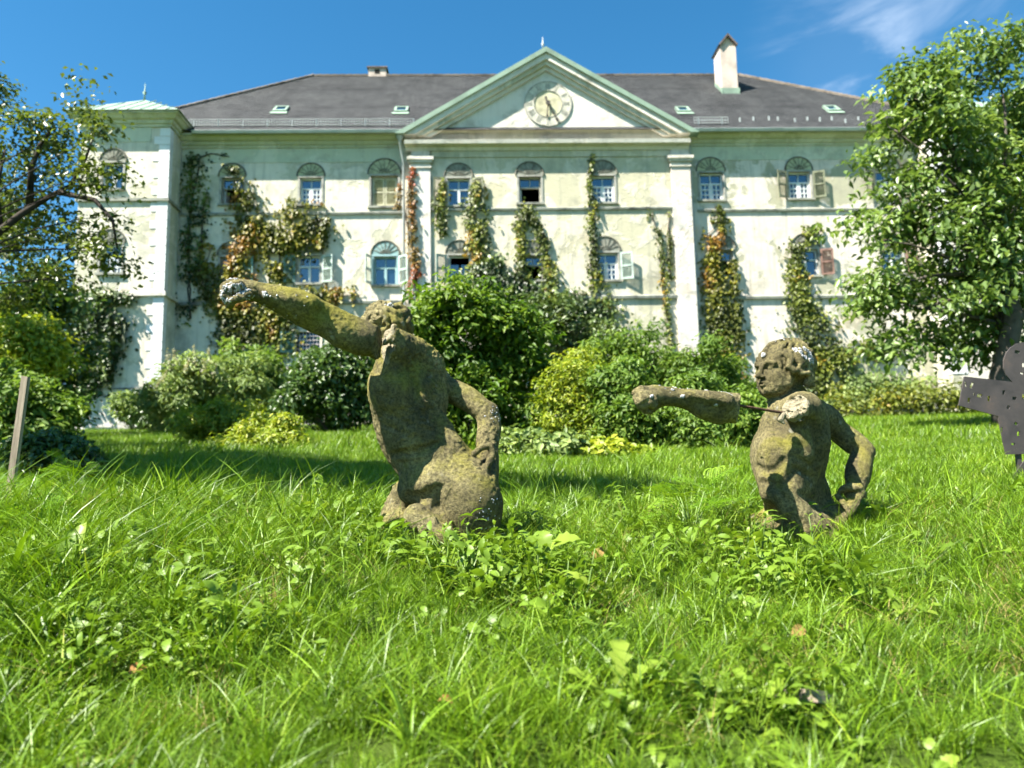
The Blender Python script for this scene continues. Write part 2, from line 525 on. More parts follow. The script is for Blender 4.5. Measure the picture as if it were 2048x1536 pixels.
def stone(name, moss):
    t = NT(name); v = t.coord('Object')
    a = t.noise(v, 7.0, 6, 0.62)
    b = t.noise(v, 90.0, 6, 0.75)
    c0 = t.ramp(a, [(0.28, (0.095, 0.080, 0.043)), (0.5, (0.235, 0.200, 0.092)), (0.72, (0.42, 0.365, 0.180))])
    c0 = t.mix(t.maprange(b, 0.40, 0.58, 0.78, 0.0), c0, (0.055, 0.048, 0.030))
    # yellow-green algae, growing more on surfaces that face up
    g = t.n('ShaderNodeNewGeometry'); sx = t.n('ShaderNodeSeparateXYZ'); t.l(g.outputs['Normal'], sx.inputs[0])
    m = t.math('ADD', t.noise(v, 5.0, 6, 0.65, 0.4), t.math('MULTIPLY', sx.outputs['Z'], 0.10))
    mf = t.maprange(m, 0.52 - moss, 0.70 - moss, 0.0, 0.85)
    c1 = t.mix(mf, c0, t.ramp(b, [(0.3, (0.135, 0.125, 0.018)), (0.7, (0.36, 0.33, 0.065))]))
    # black algae freckles
    d = t.noise(v, 26.0, 6, 0.7)
    c2 = t.mix(t.maprange(d, 0.60, 0.72, 0.0, 0.45), c1, (0.055, 0.05, 0.035))
    # dark rain streaks
    vz = t.coord('Object', (28, 28, 3.0))
    c2 = t.mix(t.maprange(t.noise(vz, 1.0, 5, 0.6), 0.56, 0.72, 0.0, 0.38), c2, (0.06, 0.052, 0.034))
    # pale crust lichen spots
    vr = t.n('ShaderNodeTexVoronoi'); vr.inputs['Scale'].default_value = 24.0
    t.l(v, vr.inputs['Vector'])
    k = t.math('MULTIPLY', t.maprange(vr.outputs['Distance'], 0.30, 0.16), t.maprange(t.noise(v, 9.0, 3), 0.58, 0.66))
    c3 = t.mix(t.math('MULTIPLY', k, 0.6), c2, (0.42, 0.41, 0.33))
    h = t.math('ADD', b, t.math('MULTIPLY', t.noise(v, 260.0, 3, 0.7), 0.7))
    t.bsdf(c3, 0.95, 0.12, normal=t.bump(h, 1.0, 0.010))
    return t.m
M['stone'] = stone('mossy_sandstone', 0.03)
M['stone_b'] = stone('brown_sandstone', -0.04)
M['fracture'] = M_plain('fresh_stone_break', (0.29, 0.25, 0.165), 0.95, 0.1, 0.18, 30, 0.9, bscale=140.0)
M['lichen'] = M_plain('grey_lichen', (0.40, 0.40, 0.40), 0.95, 0.1, 0.3, 90, 0.4)
M['rebar'] = M_plain('rusty_rebar', (0.10, 0.055, 0.035), 0.8, 0.3, 0.35, 60, 0.4, metal=0.3)

def ground_mat():
    t = NT('lawn_ground'); v = t.coord('Object')
    a = t.noise(v, 1.2, 6, 0.6); b = t.noise(v, 22.0, 6, 0.7)
    c = t.ramp(a, [(0.3, (0.040, 0.075, 0.010)), (0.55, (0.065, 0.12, 0.012)), (0.75, (0.09, 0.14, 0.018))])
    c = t.mix(t.maprange(b, 0.35, 0.65, 0.6, 0.0), c, (0.035, 0.05, 0.012))
    c = t.mix(t.maprange(t.noise(v, 3.1, 6, 0.7), 0.62, 0.74, 0.0, 0.5), c, (0.15, 0.12, 0.05))
    t.bsdf(c, 0.95, 0.1, normal=t.bump(b, 0.8, 0.05))
    return t.m
M['ground'] = ground_mat()
def G(*st): return [(p, c) for p, c in st]
M['grass'] = M_leaf('grass_blades', G((0.0, (0.020, 0.055, 0.006)), (0.35, (0.060, 0.145, 0.009)), (0.7, (0.125, 0.255, 0.014)), (0.93, (0.20, 0.31, 0.035)), (1.0, (0.36, 0.31, 0.13))), 0.40, 0.32, 0.22, 1.5, rnd=True, rf=1.40, gf=1.15)
M['grass_dry'] = M_leaf('dry_grass_blades', G((0.0, (0.22, 0.19, 0.07)), (1.0, (0.42, 0.36, 0.18))), 0.6, 0.3, 0.3, 1.0, rnd=True)
M['weed'] = M_leaf('weed_leaves', G((0.0, (0.075, 0.17, 0.018)), (0.5, (0.13, 0.28, 0.022)), (1.0, (0.21, 0.36, 0.045))), 0.45, 0.35, 0.32, 1.35, rnd=True, rf=1.15, gf=.88)
M['fern'] = M_leaf('ferny_leaves', G((0.0, (0.065, 0.19, 0.016)), (0.5, (0.115, 0.29, 0.018)), (1.0, (0.19, 0.37, 0.04))), 0.6, 0.12, 0.36, 1.35, rnd=True, rf=1.2, gf=.92)
M['stalk'] = M_plain('green_stalk', (0.16, 0.24, 0.06), 0.6, 0.3, 0.2, 20, 0.1)
M['straw'] = M_plain('dry_stalk', (0.40, 0.34, 0.22), 0.8, 0.2, 0.2, 20, 0.1)
M['tree_right'] = M_leaf('tree_leaves_mid', G((0.0, (0.06, 0.105, 0.030)), (0.5, (0.115, 0.20, 0.055)), (1.0, (0.23, 0.325, 0.13))), 0.38, 0.55, 0.34, 1.45)
M['tree_left'] = M_leaf('tree_leaves_dark', G((0.0, (0.05, 0.075, 0.022)), (0.6, (0.085, 0.125, 0.030)), (0.85, (0.14, 0.21, 0.03)), (1.0, (0.21, 0.27, 0.04))), 0.35, 0.5, 0.34, 1.4)
M['shrub_bright'] = M_leaf('shrub_leaves_bright', G((0.0, (0.036, 0.085, 0.010)), (0.5, (0.075, 0.155, 0.014)), (1.0, (0.16, 0.25, 0.035))), 0.5, 0.3, 0.38, 1.5)
M['shrub_mid'] = M_leaf('shrub_leaves_mid', G((0.0, (0.055, 0.11, 0.022)), (0.5, (0.10, 0.19, 0.030)), (1.0, (0.20, 0.30, 0.06))), 0.5, 0.3, 0.36, 1.4)
M['shrub_pale'] = M_leaf('shrub_leaves_pale', G((0.0, (0.10, 0.16, 0.06)), (0.5, (0.17, 0.26, 0.085)), (1.0, (0.30, 0.40, 0.16))), 0.5, 0.35, 0.3, 1.3)
M['shrub_yellow'] = M_leaf('shrub_leaves_yellow', G((0.0, (0.10, 0.17, 0.018)), (0.5, (0.20, 0.29, 0.025)), (1.0, (0.36, 0.40, 0.05))), 0.45, 0.4, 0.38, 1.3)
M['shrub_dark'] = M_leaf('shrub_leaves_dark', G((0.0, (0.03, 0.065, 0.018)), (0.5, (0.055, 0.115, 0.026)), (1.0, (0.11, 0.19, 0.04))), 0.35, 0.5, 0.28, 1.3)
M['ivy'] = M_leaf('ivy_leaves', G((0.0, (0.030, 0.055, 0.018)), (0.5, (0.065, 0.115, 0.030)), (1.0, (0.15, 0.21, 0.05))), 0.4, 0.45, 0.22, 1.3)
M['creeper'] = M_leaf('creeper_leaves', G((0.0, (0.055, 0.075, 0.014)), (0.4, (0.11, 0.135, 0.018)), (0.8, (0.19, 0.19, 0.020)), (0.95, (0.22, 0.17, 0.02)), (1.0, (0.21, 0.12, 0.02))), 0.45, 0.4, 0.3, 1.3)
M['creeper_green'] = M_leaf('creeper_leaves_green', G((0.0, (0.06, 0.085, 0.018)), (0.5, (0.115, 0.16, 0.025)), (0.85, (0.21, 0.24, 0.035)), (1.0, (0.28, 0.19, 0.03))), 0.45, 0.4, 0.3, 1.3)
M['creeper_red'] = M_leaf('creeper_leaves_red', G((0.0, (0.16, 0.12, 0.025)), (0.5, (0.24, 0.11, 0.03)), (1.0, (0.28, 0.06, 0.03))), 0.45, 0.4, 0.3, 1.3)
M['plume'] = M_leaf('flower_plumes', G((0.0, (0.40, 0.38, 0.28)), (1.0, (0.66, 0.64, 0.55))), 0.8, 0.1, 0.3, 1.0)
M['bark'] = M_plain('bark', (0.10, 0.085, 0.07), 0.95, 0.1, 0.35, 5, 0.8, bscale=14.0)
M['bark_dark'] = M_plain('bark_dark', (0.045, 0.038, 0.032), 0.95, 0.1, 0.35, 5, 0.8, bscale=14.0)
M['twig'] = M_plain('dry_twig', (0.34, 0.30, 0.24), 0.9, 0.1, 0.25, 10, 0.3)
def wood_mat():
    t = NT('weathered_wood'); v = t.coord('Object', (30, 30, 2.0))
    f = t.noise(v, 2.0, 6, 0.7)
    c = t.ramp(f, [(0.3, (0.14, 0.11, 0.08)), (0.55, (0.33, 0.27, 0.20)), (0.75, (0.46, 0.39, 0.30))])
    t.bsdf(c, 0.85, 0.15, normal=t.bump(f, 0.5, 0.004)); return t.m
M['wood'] = wood_mat()
def steel_mat():
    t = NT('dark_rusty_steel'); v = t.coord('Object')
    f = t.noise(v, 5, 7, 0.65, 0.3)
    c = t.ramp(f, [(0.3, (0.040, 0.036, 0.035)), (0.55, (0.078, 0.066, 0.062)), (0.78, (0.135, 0.095, 0.075))])
    t.bsdf(c, 0.62, 0.4, 0.25, t.bump(t.noise(v, 60, 4), 0.2, 0.003)); return t.m
M['steel'] = steel_mat()
M['dead_leaf'] = M_leaf('dead_leaf', G((0.0, (0.20, 0.14, 0.06)), (0.6, (0.27, 0.19, 0.075)), (1.0, (0.26, 0.115, 0.045))), 0.7, 0.2, 0.25, 1.0)
# ------------------------------------------------------------------ terrain
_gy = np.array([-400, -6, -1.5, 0.0, 0.7, 1.2, 1.7, 2.2, 2.7, 3.5, 5.0, 8.0, 12.0, 20.0, 29.0, 34.0, 3000.0])
_gz = np.array([-1.6, -1.6, -1.5, -1.15, -0.68, -0.47, -0.36, -0.275, -0.215, -0.135, 0.01, 0.285, 0.65, 1.36, 2.22, 2.45, 2.45]) + 1.3
_fy = np.linspace(-20, 60, 1601); _fz = np.interp(_fy, _gy, _gz)
_k = np.hanning(17); _k /= _k.sum(); _fzs = np.convolve(np.pad(_fz, 8, mode='edge'), _k, 'valid')
def zg(x, y):
    x = np.asarray(x, dtype=float); y = np.asarray(y, dtype=float)
    z = np.interp(y, _fy, _fzs)
    w = np.clip((y - 0.2) / 1.0, 0, 1) * np.clip((200 - y) / 100, 0, 1)
    z = z + w * (0.018 * np.sin(3.1 * x + 1.3 * y) + 0.014 * np.sin(5.3 * y - 2.2 * x + 1.0)) * np.clip(6 / np.maximum(y, 1), 0.3, 1)
    # left hump of weeds, dip between, bank under the right tree
    z = z + 0.11 * np.exp(-((x + 1.9) / 0.8) ** 2 - ((y - 2.6) / 0.8) ** 2)
    z = z + 0.12 * np.exp(-((x - 8.8) / 3.0) ** 2 - ((y - 14.5) / 2.6) ** 2)
    return z
def zg1(x, y): return float(zg(x, y))

def make_ground():
    xs = np.unique(np.concatenate([np.linspace(-6, 6, 121), np.linspace(-40, 40, 81), np.linspace(-900, 900, 37)]))
    ys = np.unique(np.concatenate([np.linspace(-3, 6, 121), np.linspace(6, 40, 86), np.linspace(-300, 2500, 41)]))
    X, Y = np.meshgrid(xs, ys)
    V = np.stack([X, Y, zg(X, Y)], -1).reshape(-1, 3)
    nx, ny = len(xs), len(ys)
    i = (np.arange(ny - 1)[:, None] * nx + np.arange(nx - 1)[None]).ravel()
    F = np.stack([i, i + 1, i + nx + 1, i + nx], -1)
    o = link('lawn_ground', np_mesh('lawn_ground', V, F, smooth=True), M['ground'])
    tag(o, 'green lawn ground rising from the bank to the old house', kind='structure')
make_ground()

# ------------------------------------------------------------------ the house
YB, YAW = 32.0, R(2.0)
ZB = zg1(0, 31.0)
B = empty('manor_house', (0, YB, ZB), YAW, 'large old pale green manor house overgrown with creepers, with clock gable', 'building')
_Minv = (Matrix.Translation((0, YB, ZB)) @ Matrix.Rotation(YAW, 4, 'Z')).inverted()
_Mb = _Minv.inverted()
_o_l = _Minv @ Vector(CAM)
def fb(px, py, yl=0.0):
    """photo pixel -> (x, z) on the house's own plane y = yl"""
    d = _Minv.to_3x3() @ Vector(ray(px, py))
    k = (yl - _o_l.y) / d.y
    p = _o_l + d * k
    return p.x, p.z
def to_world(x, y, z): return np.array(_Mb @ Vector((x, y, z)))

RIS = -0.35                     # the middle bay stands proud by 35 cm
TW = -1.3                       # corner towers stand proud by 2.2 m
XL = fb(357, 500)[0]            # inner corner beside the left tower
PX0 = fb(822, 400, RIS)[0]; PX1 = fb(1385, 400, RIS)[0]
XM = 0.5 * (PX0 + PX1)
XR = 2 * XM - XL + 0.3
TLX0 = fb(152, 480, TW)[0]; TLX1 = XL
TRX0 = XR; TRX1 = XR + (TLX1 - TLX0)
ZEAVE = fb(600, 262, -0.55)[1]
ZCOR = fb(600, 297)[1]          # underside of the cornice
ZL1 = fb(660, 428)[1]; ZL2 = fb(660, 606)[1]
Z0 = -0.6
ZBOT_WALL = Z0
DEPTH = 14.5

windows = []   # (px0,px1,py0,py1, plane y, kind, fan material, shutters(list of (side, mat, swing)), arch px height)
W = windows.append
W((443, 485, 356, 408, 0, 'open', 'fan_olive', [], 25))
W((600, 643, 356, 409, 0, 'cross', 'fan_olive', [], 25))
W((742, 796, 352, 413, 0, 'louver', 'fan_olive', [], 22))
W((895, 940, 357, 411, RIS, 'plain', 'fan_grey', [(-1, 'shutter_olive', 0.25), (1, 'shutter_olive', 0.25)], 26))
W((1038, 1082, 354, 406, RIS, 'open', 'fan_grey', [], 26))
W((1183, 1229, 352, 405, RIS, 'cross', 'fan_grey', [], 27))
W((1400, 1446, 346, 400, 0, 'cross', 'fan_olive', [], 25))
W((1578, 1621, 344, 397, 0, 'cross', 'fan_olive', [(-1, 'shutter_olive', 0.35), (1, 'shutter_olive', 0.3)], 25))
W((1752, 1795, 340, 392, 0, 'cross', 'fan_olive', [(-1, 'shutter_olive', 0.35), (1, 'shutter_olive', 0.3)], 25))
W((440, 482, 514, 566, 0, 'open', 'fan_grey', [(1, 'shutter_teal', 0.2)], 26))
W((596, 640, 512, 566, 0, 'plain', 'fan_grey', [(-1, 'shutter_teal', 0.2), (1, 'shutter_pale', 0.3)], 26))
W((748, 793, 513, 570, 0, 'plain_teal', 'fan_teal', [(-1, 'shutter_pale', 1.2), (1, 'shutter_pale', 0.6)], 28))
W((898, 941, 511, 566, RIS, 'tall', 'fan_grey', [(-1, 'shutter_teal', 0.5), (1, 'shutter_teal', 0.25)], 26))
W((1045, 1087, 511, 560, RIS, 'open', 'fan_grey', [], 26))
W((1188, 1236, 506, 560, RIS, 'cross', 'fan_grey', [(1, 'shutter_pale', 0.3)], 27))
W((1424, 1466, 500, 552, 0, 'open', 'fan_grey', [], 25))
W((1590, 1636, 499, 551, 0, 'plain', 'fan_grey', [(1, 'shutter_brown', 0.25)], 25))
W((1764, 1806, 496, 546, 0, 'plain', 'fan_grey', [(1, 'shutter_brown', 0.25)], 25))
W((446, 488, 672, 716, 0, 'grille', None, [(1, 'shutter_teal', 0.3)], 0))
W((592, 640, 664, 706, 0, 'grille', None, [(-1, 'shutter_teal', 0.3)], 0))
W((598, 632, 812, 848, 0, 'cellar', None, [], 0))
W((1808, 1836, 808, 842, 0, 'cellar', None, [], 0))
W((1716, 1734, 806, 832, 0, 'cellar', None, [], 0))
twin = []
T = twin.append
T((205, 246, 326, 378, TW, 'plain', 'fan_grey', [], 24))
T((200, 243, 489, 546, TW, 'cross', 'fan_grey', [], 24))
T((200, 232, 652, 702, TW, 'plain', None, [(1, 'shutter_olive', 0.5)], 0))
T((183, 221, 797, 850, TW, 'cellar', None, [], 0))

def rect(w):
    x0, _ = fb(w[0], (w[2] + w[3]) / 2, w[4]); x1, _ = fb(w[1], (w[2] + w[3]) / 2, w[4])
    _, z1 = fb((w[0] + w[1]) / 2, w[2], w[4]); _, z0 = fb((w[0] + w[1]) / 2, w[3], w[4])
    return x0, x1, z0, z1

def wall_with_holes(name, x0, x1, z0, z1, y, holes, mat, reveal=0.28, rec_mat=None):
    holes = [h for h in holes if h[0] > x0 and h[1] < x1]
    xs = sorted(set([x0, x1] + [v for h in holes for v in h[:2]]))
    zs = sorted(set([z0, z1] + [v for h in holes for v in h[2:]]))
    mb = MB()
    for i in range(len(xs) - 1):
        for j in range(len(zs) - 1):
            cx, cz = (xs[i] + xs[i + 1]) / 2, (zs[j] + zs[j + 1]) / 2
            if any(h[0] < cx < h[1] and h[2] < cz < h[3] for h in holes): continue
            mb.add([(xs[i], y, zs[j]), (xs[i + 1], y, zs[j]), (xs[i + 1], y, zs[j + 1]), (xs[i], y, zs[j + 1])], [(0, 1, 2, 3)])
    for a, b, c, d in holes:
        yb = y + reveal
        mb.add([(a, y, c), (a, y, d), (a, yb, d), (a, yb, c)], [(0, 1, 2, 3)])
        mb.add([(b, y, c), (b, yb, c), (b, yb, d), (b, y, d)], [(0, 1, 2, 3)])
        mb.add([(a, y, d), (b, y, d), (b, yb, d), (a, yb, d)], [(0, 1, 2, 3)])
        mb.add([(a, y, c), (a, yb, c), (b, yb, c), (b, y, c)], [(0, 1, 2, 3)])
    return mb.build(name, mat, B, recalc=False)

def shutter_mesh(w, h, slats=14):
    mb = MB(); t = 0.02
    mb.box(0, 0.07, -t, t, 0, h).box(w - 0.07, w, -t, t, 0, h)
    mb.box(0.07, w - 0.07, -t, t, 0, 0.09).box(0.07, w - 0.07, -t, t, h - 0.08, h).box(0.07, w - 0.07, -t, t, h * .5 - .04, h * .5 + .04)
    for i in range(slats):
        z = 0.09 + (h - 0.17) * (i + .5) / slats
        if abs(z - h * .5) < 0.05: continue
        mb.obox((w / 2, 0, z), (w / 2 - .07, 0, 0), (0, 0.018, -0.018), (0, 0.004, 0.004))
    return mb.mesh('shutter')

def add_window(w):
    x0, x1, z0, z1 = rect(w); y = w[4]; kind = w[5]
    wd, ht = x1 - x0, z1 - z0
    yi = y + 0.16
    if kind in ('open', 'cross', 'plain', 'plain_teal', 'tall', 'louver'):
        fm = {'plain_teal': 'frame_teal', 'open': 'frame_grey', 'louver': 'frame_grey'}.get(kind, 'frame_white')
        f = MB(); t = 0.065
        f.box(x0, x0 + t, yi - .05, yi + .06, z0, z1).box(x1 - t, x1, yi - .05, yi + .06, z0, z1)
        f.box(x0 + t, x1 - t, yi - .05, yi + .06, z0, z0 + t).box(x0 + t, x1 - t, yi - .05, yi + .06, z1 - t, z1)
        zt = z0 + ht * 0.62
        xm = (x0 + x1) / 2
        if kind != 'louver' and kind != 'tall':
            f.box(x0 + t, x1 - t, yi - .045, yi + .05, zt - .035, zt + .035)
            f.box(xm - .02, xm + .02, yi - .02, yi + .02, zt + .035, z1 - t)
        if kind in ('cross', 'plain', 'plain_teal'):
            f.box(xm - .055, xm + .055, yi - .04, yi + .05, z0 + t, zt - .035)
        if kind == 'tall':
            f.box(xm - .05, xm + .05, yi - .04, yi + .05, z0 + t, z0 + ht * .55)
        if kind == 'cross':
            for (a, b) in ((x0 + t, xm - .055), (xm + .055, x1 - t)):
                c = (a + b) / 2
                f.box(c - .022, c + .022, yi - .03, yi + .02, z0 + t, zt - .035)
                for k in (1, 2):
                    zz = z0 + t + (zt - .035 - z0 - t) * k / 3
                    f.box(a, c - .022, yi - .03, yi + .02, zz - .02, zz + .02).box(c + .022, b, yi - .03, yi + .02, zz - .02, zz + .02)
                f.box(a, a + .04, yi - .032, yi + .03, z0 + t, zt - .035).box(b - .04, b, yi - .032, yi + .03, z0 + t, zt - .035)
        win = f.build('window', M[fm], B)
        def pane(a, b, c, d): MB().box(a, b, yi + .022, yi + .03, c, d).build('pane', M['glass'], win)
        if kind not in ('louver', 'tall'):
            pane(x0 + t, xm - .021, zt + .036, z1 - t); pane(xm + .021, x1 - t, zt + .036, z1 - t)
        if kind in ('cross', 'plain', 'plain_teal'):
            pane(x0 + t, xm - .056, z0 + t, zt - .036); pane(xm + .056, x1 - t, z0 + t, zt - .036)
        if kind == 'tall':
            pane(x0 + t, xm - .051, z0 + t, z0 + ht * .7); pane(xm + .051, x1 - t, z0 + t, z0 + ht * .7)
        if kind == 'open':      # casements swung inwards, one leaf seen edge on
            MB().box(x0 + t, x0 + t + .05, yi + .061, yi + .55, z0 + t, zt - .04).build('casement', M['frame_white'], win)
        if kind == 'louver':
            for a, b in ((x0 + t, xm - .012), (xm + .012, x1 - t)):
                me = shutter_mesh(b - a, ht - 2 * t, 16)
                s = link('shutter', me, M['shutter_cream'], win, (a, yi - .03, z0 + t))
        # stone surround and sill
        s = MB(); q = 0.09
        s.box(x0 - q, x0, y - .035, y + .05, z0, z1).box(x1, x1 + q, y - .035, y + .05, z0, z1)
        s.box(x0 - q, x1 + q, y - .05, y + .05, z1, z1 + .08)
        s.build('surround', M['frame_grey'] if kind != 'plain_teal' else M['frame_teal'], win)
        MB().box(x0 - .13, x1 + .13, y - .11, y + .15, z0 - .09, z0 - .002).build('sill', M['ledge'], win)
        if w[6]:
            zc = z1 + .081; rx = wd / 2 + .10; rz = rx * 0.98
            n = 14
            poly = [(xm + rx * math.cos(math.pi * k / n), zc + rz * math.sin(math.pi * k / n)) for k in range(n + 1)]
            MB().prism(poly[::-1], y - .03, y + .02).build('fanlight', M[w[6]], win)
            rb = MB()
            for k in range(1, 8):
                a = math.pi * k / 8
                dr = Vector((math.cos(a) * rx, 0, math.sin(a) * rz)); 
                rb.obox(Vector((xm, y - .04, zc)) + dr * .55, dr * .43, Vector((-math.sin(a), 0, math.cos(a))) * .014, (0, .008, 0))
            arc = [Vector((xm + (rx + .03) * math.cos(math.pi * k / n), y - .03, zc + (rz + .03) * math.sin(math.pi * k / n))) for k in range(n + 1)]
            rb.tube(arc, .04, 5)
            arc2 = [Vector((xm + .35 * rx * math.cos(math.pi * k / n), y - .04, zc + .35 * rz * math.sin(math.pi * k / n))) for k in range(n + 1)]
            rb.tube(arc2, .016, 4)
            rb.build('fan_ribs', M['rib'], win)
    else:
        f = MB()
        nx_, nz_ = (6, 7) if kind == 'cellar' else (7, 5)
        f.box(x0 - .1, x0, y - .05, y + .1, z0, z1).box(x1, x1 + .1, y - .05, y + .1, z0, z1).box(x0 - .1, x1 + .1, y - .05, y + .1, z1, z1 + .12)
        f.box(x0 - .12, x1 + .12, y - .08, y + .1, z0 - .1, z0)
        win = f.build('cellar_window' if kind == 'cellar' else 'window', M['plinth'], B)
        g = MB()
        for k in range(1, nx_):
            xx = x0 + wd * k / nx_; g.box(xx - .016, xx + .016, y + .02, y + .05, z0, z1)
        for k in range(1, nz_):
            zz = z0 + ht * k / nz_; g.box(x0, x1, y - .012, y + .018, zz - .016, zz + .016)
        g.build('grille', M['grille'], win)
        MB().box(x0, x1, y + .2, y + .21, z0, z1).build('pane', M['glass'], win)
    for side, mt, swing in w[7]:
        sw = max(0.42, min(wd * .52, 0.62))
        me = shutter_mesh(sw, ht, 13)
        o = link('shutter', me, M[mt], win)
        if side < 0:
            o.location = (x0 - .10, y - .07, z0); o.rotation_euler = (0, 0, math.pi + swing)
        else:
            o.location = (x1 + .10, y - .07, z0); o.rotation_euler = (0, 0, -swing)
    return win

holes_all = [rect(w) for w in windows]
hl = [r for r, w in zip(holes_all, windows) if w[4] == 0]
hm = [r for r, w in zip(holes_all, windows) if w[4] == RIS]
ht_ = [rect(w) for w in twin]
# mirror tower windows for the right tower
twr = [(2 * XM + .3 - r[1], 2 * XM + .3 - r[0], r[2], r[3]) for r in ht_]

ZTOP = ZEAVE
wall_with_holes('wall', XL, PX0 - .001, Z0, ZTOP, 0.0, hl, M['wall_left'])
wall_with_holes('wall', PX1 + .001, XR, Z0, ZTOP, 0.0, hl, M['wall_right'])
wall_with_holes('wall', PX0, PX1, Z0, ZTOP, RIS, hm, M['wall_mid'])
for x in (PX0, PX1): MB().add([(x, RIS, Z0), (x, 0, Z0), (x, 0, ZTOP), (x, RIS, ZTOP)], [(0, 1, 2, 3)]).build('wall_return', M['wall_white'], B, recalc=False)
# towers
wall_with_holes('tower_wall', TLX0, TLX1, Z0, ZTOP + .35, TW, ht_, M['wall_left'])
wall_with_holes('tower_wall', TRX0, TRX1, Z0, ZTOP + .35, TW, twr, M['wall_right'])
for xa, nm in ((TLX1, 'tower_side_wall'), (TRX0, 'tower_side_wall')):
    s = 1 if xa == TLX1 else -1
    MB().add([(xa, TW, Z0), (xa, 0.0, Z0), (xa, 0.0, ZTOP + .35), (xa, TW, ZTOP + .35)], [(0, 1, 2, 3)]).build(nm, M['wall_left'], B, recalc=False)
# back and outer walls close the body
mb = MB()
mb.add([(TLX0, TW, Z0), (TLX0, DEPTH, Z0), (TLX0, DEPTH, ZTOP + .35), (TLX0, TW, ZTOP + .35)], [(0, 1, 2, 3)])
mb.add([(TRX1, TW, Z0), (TRX1, DEPTH, Z0), (TRX1, DEPTH, ZTOP + .35), (TRX1, TW, ZTOP + .35)], [(0, 1, 2, 3)])
mb.add([(TLX0, DEPTH, Z0), (TRX1, DEPTH, Z0), (TRX1, DEPTH, ZTOP), (TLX0, DEPTH, ZTOP)], [(0, 1, 2, 3)])
mb.build('outer_wall', M['wall_left'], B, recalc=False)
mb = MB()                                                        # near-black walls and floors; the rooms' gloom is put into the colour
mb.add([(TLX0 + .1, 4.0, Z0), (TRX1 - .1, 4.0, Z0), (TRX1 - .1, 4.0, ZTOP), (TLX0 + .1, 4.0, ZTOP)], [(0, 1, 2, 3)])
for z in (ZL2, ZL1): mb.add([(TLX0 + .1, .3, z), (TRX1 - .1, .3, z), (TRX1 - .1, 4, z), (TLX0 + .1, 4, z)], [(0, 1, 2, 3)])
mb.build('darkened_rooms', M['dark'], B, recalc=False)
for w in windows: add_window(w)
for w in twin: add_window(w)

# frieze band under the cornice (greener paint)
def strip(name, x0, x1, y, z0, z1, mat, t=.02): MB().box(x0, x1, y - t, y + .01, z0, z1).build(name, mat, B)
ZF = fb(600, 325)[1]
strip('frieze', XL + .02, PX0 - .02, 0, ZF, ZCOR + .1, M['frieze'])
strip('frieze', PX1 + .02, XR - .02, 0, ZF, ZCOR + .1, M['frieze'])
ZPB = fb(1095, 281, RIS - .3)[1]        # top of the pediment's base cornice
strip('frieze', PX0 + .9, PX1 - .9, RIS, fb(1095, 299, RIS)[1], ZPB - .2, M['frieze'])
strip('frieze', TLX0 + .02, TLX1 - .75, TW, ZF + .35, ZCOR + .45, M['frieze'])

# main cornice: stepped profile
def cornice(x0, x1, y, zb, zt, proj, name='cornice'):
    h = zt - zb
    prof = [(y + .01, zb), (y - .06, zb), (y - .08, zb + h * .22), (y - .14, zb + h * .26), (y - .18, zb + h * .5), (y - .28, zb + h * .56),
            (y - proj * .8, zb + h * .78), (y - proj, zb + h * .84), (y - proj, zt), (y + .01, zt)]
    return MB().profile_x(prof, x0, x1).build(name, M['cornice'], B)
cornice(XL + .005, PX0 - .005, 0, ZCOR, ZTOP - .03, .48)
cornice(PX1 + .005, XR - .005, 0, ZCOR, ZTOP - .03, .48)
def ring_loft(name, prof, x0, x1, y0, y1, mat):
    """prof (offset, z) lofted round a rectangle (towers)"""
    mb = MB(); rings = []
    for o_, z in prof: rings.append([(x0 - o_, y0 - o_, z), (x1 + o_, y0 - o_, z), (x1 + o_, y1 + o_, z), (x0 - o_, y1 + o_, z)])
    vs_ = [p for r_ in rings for p in r_]; fs_ = []
    for i in range(len(rings) - 1):
        for k in range(4): fs_.append((i * 4 + k, i * 4 + (k + 1) % 4, i * 4 + 4 + (k + 1) % 4, i * 4 + 4 + k))
    mb.add(vs_, fs_)
    return mb.build(name, mat, B, recalc=False)
TDB = TW + 4.9
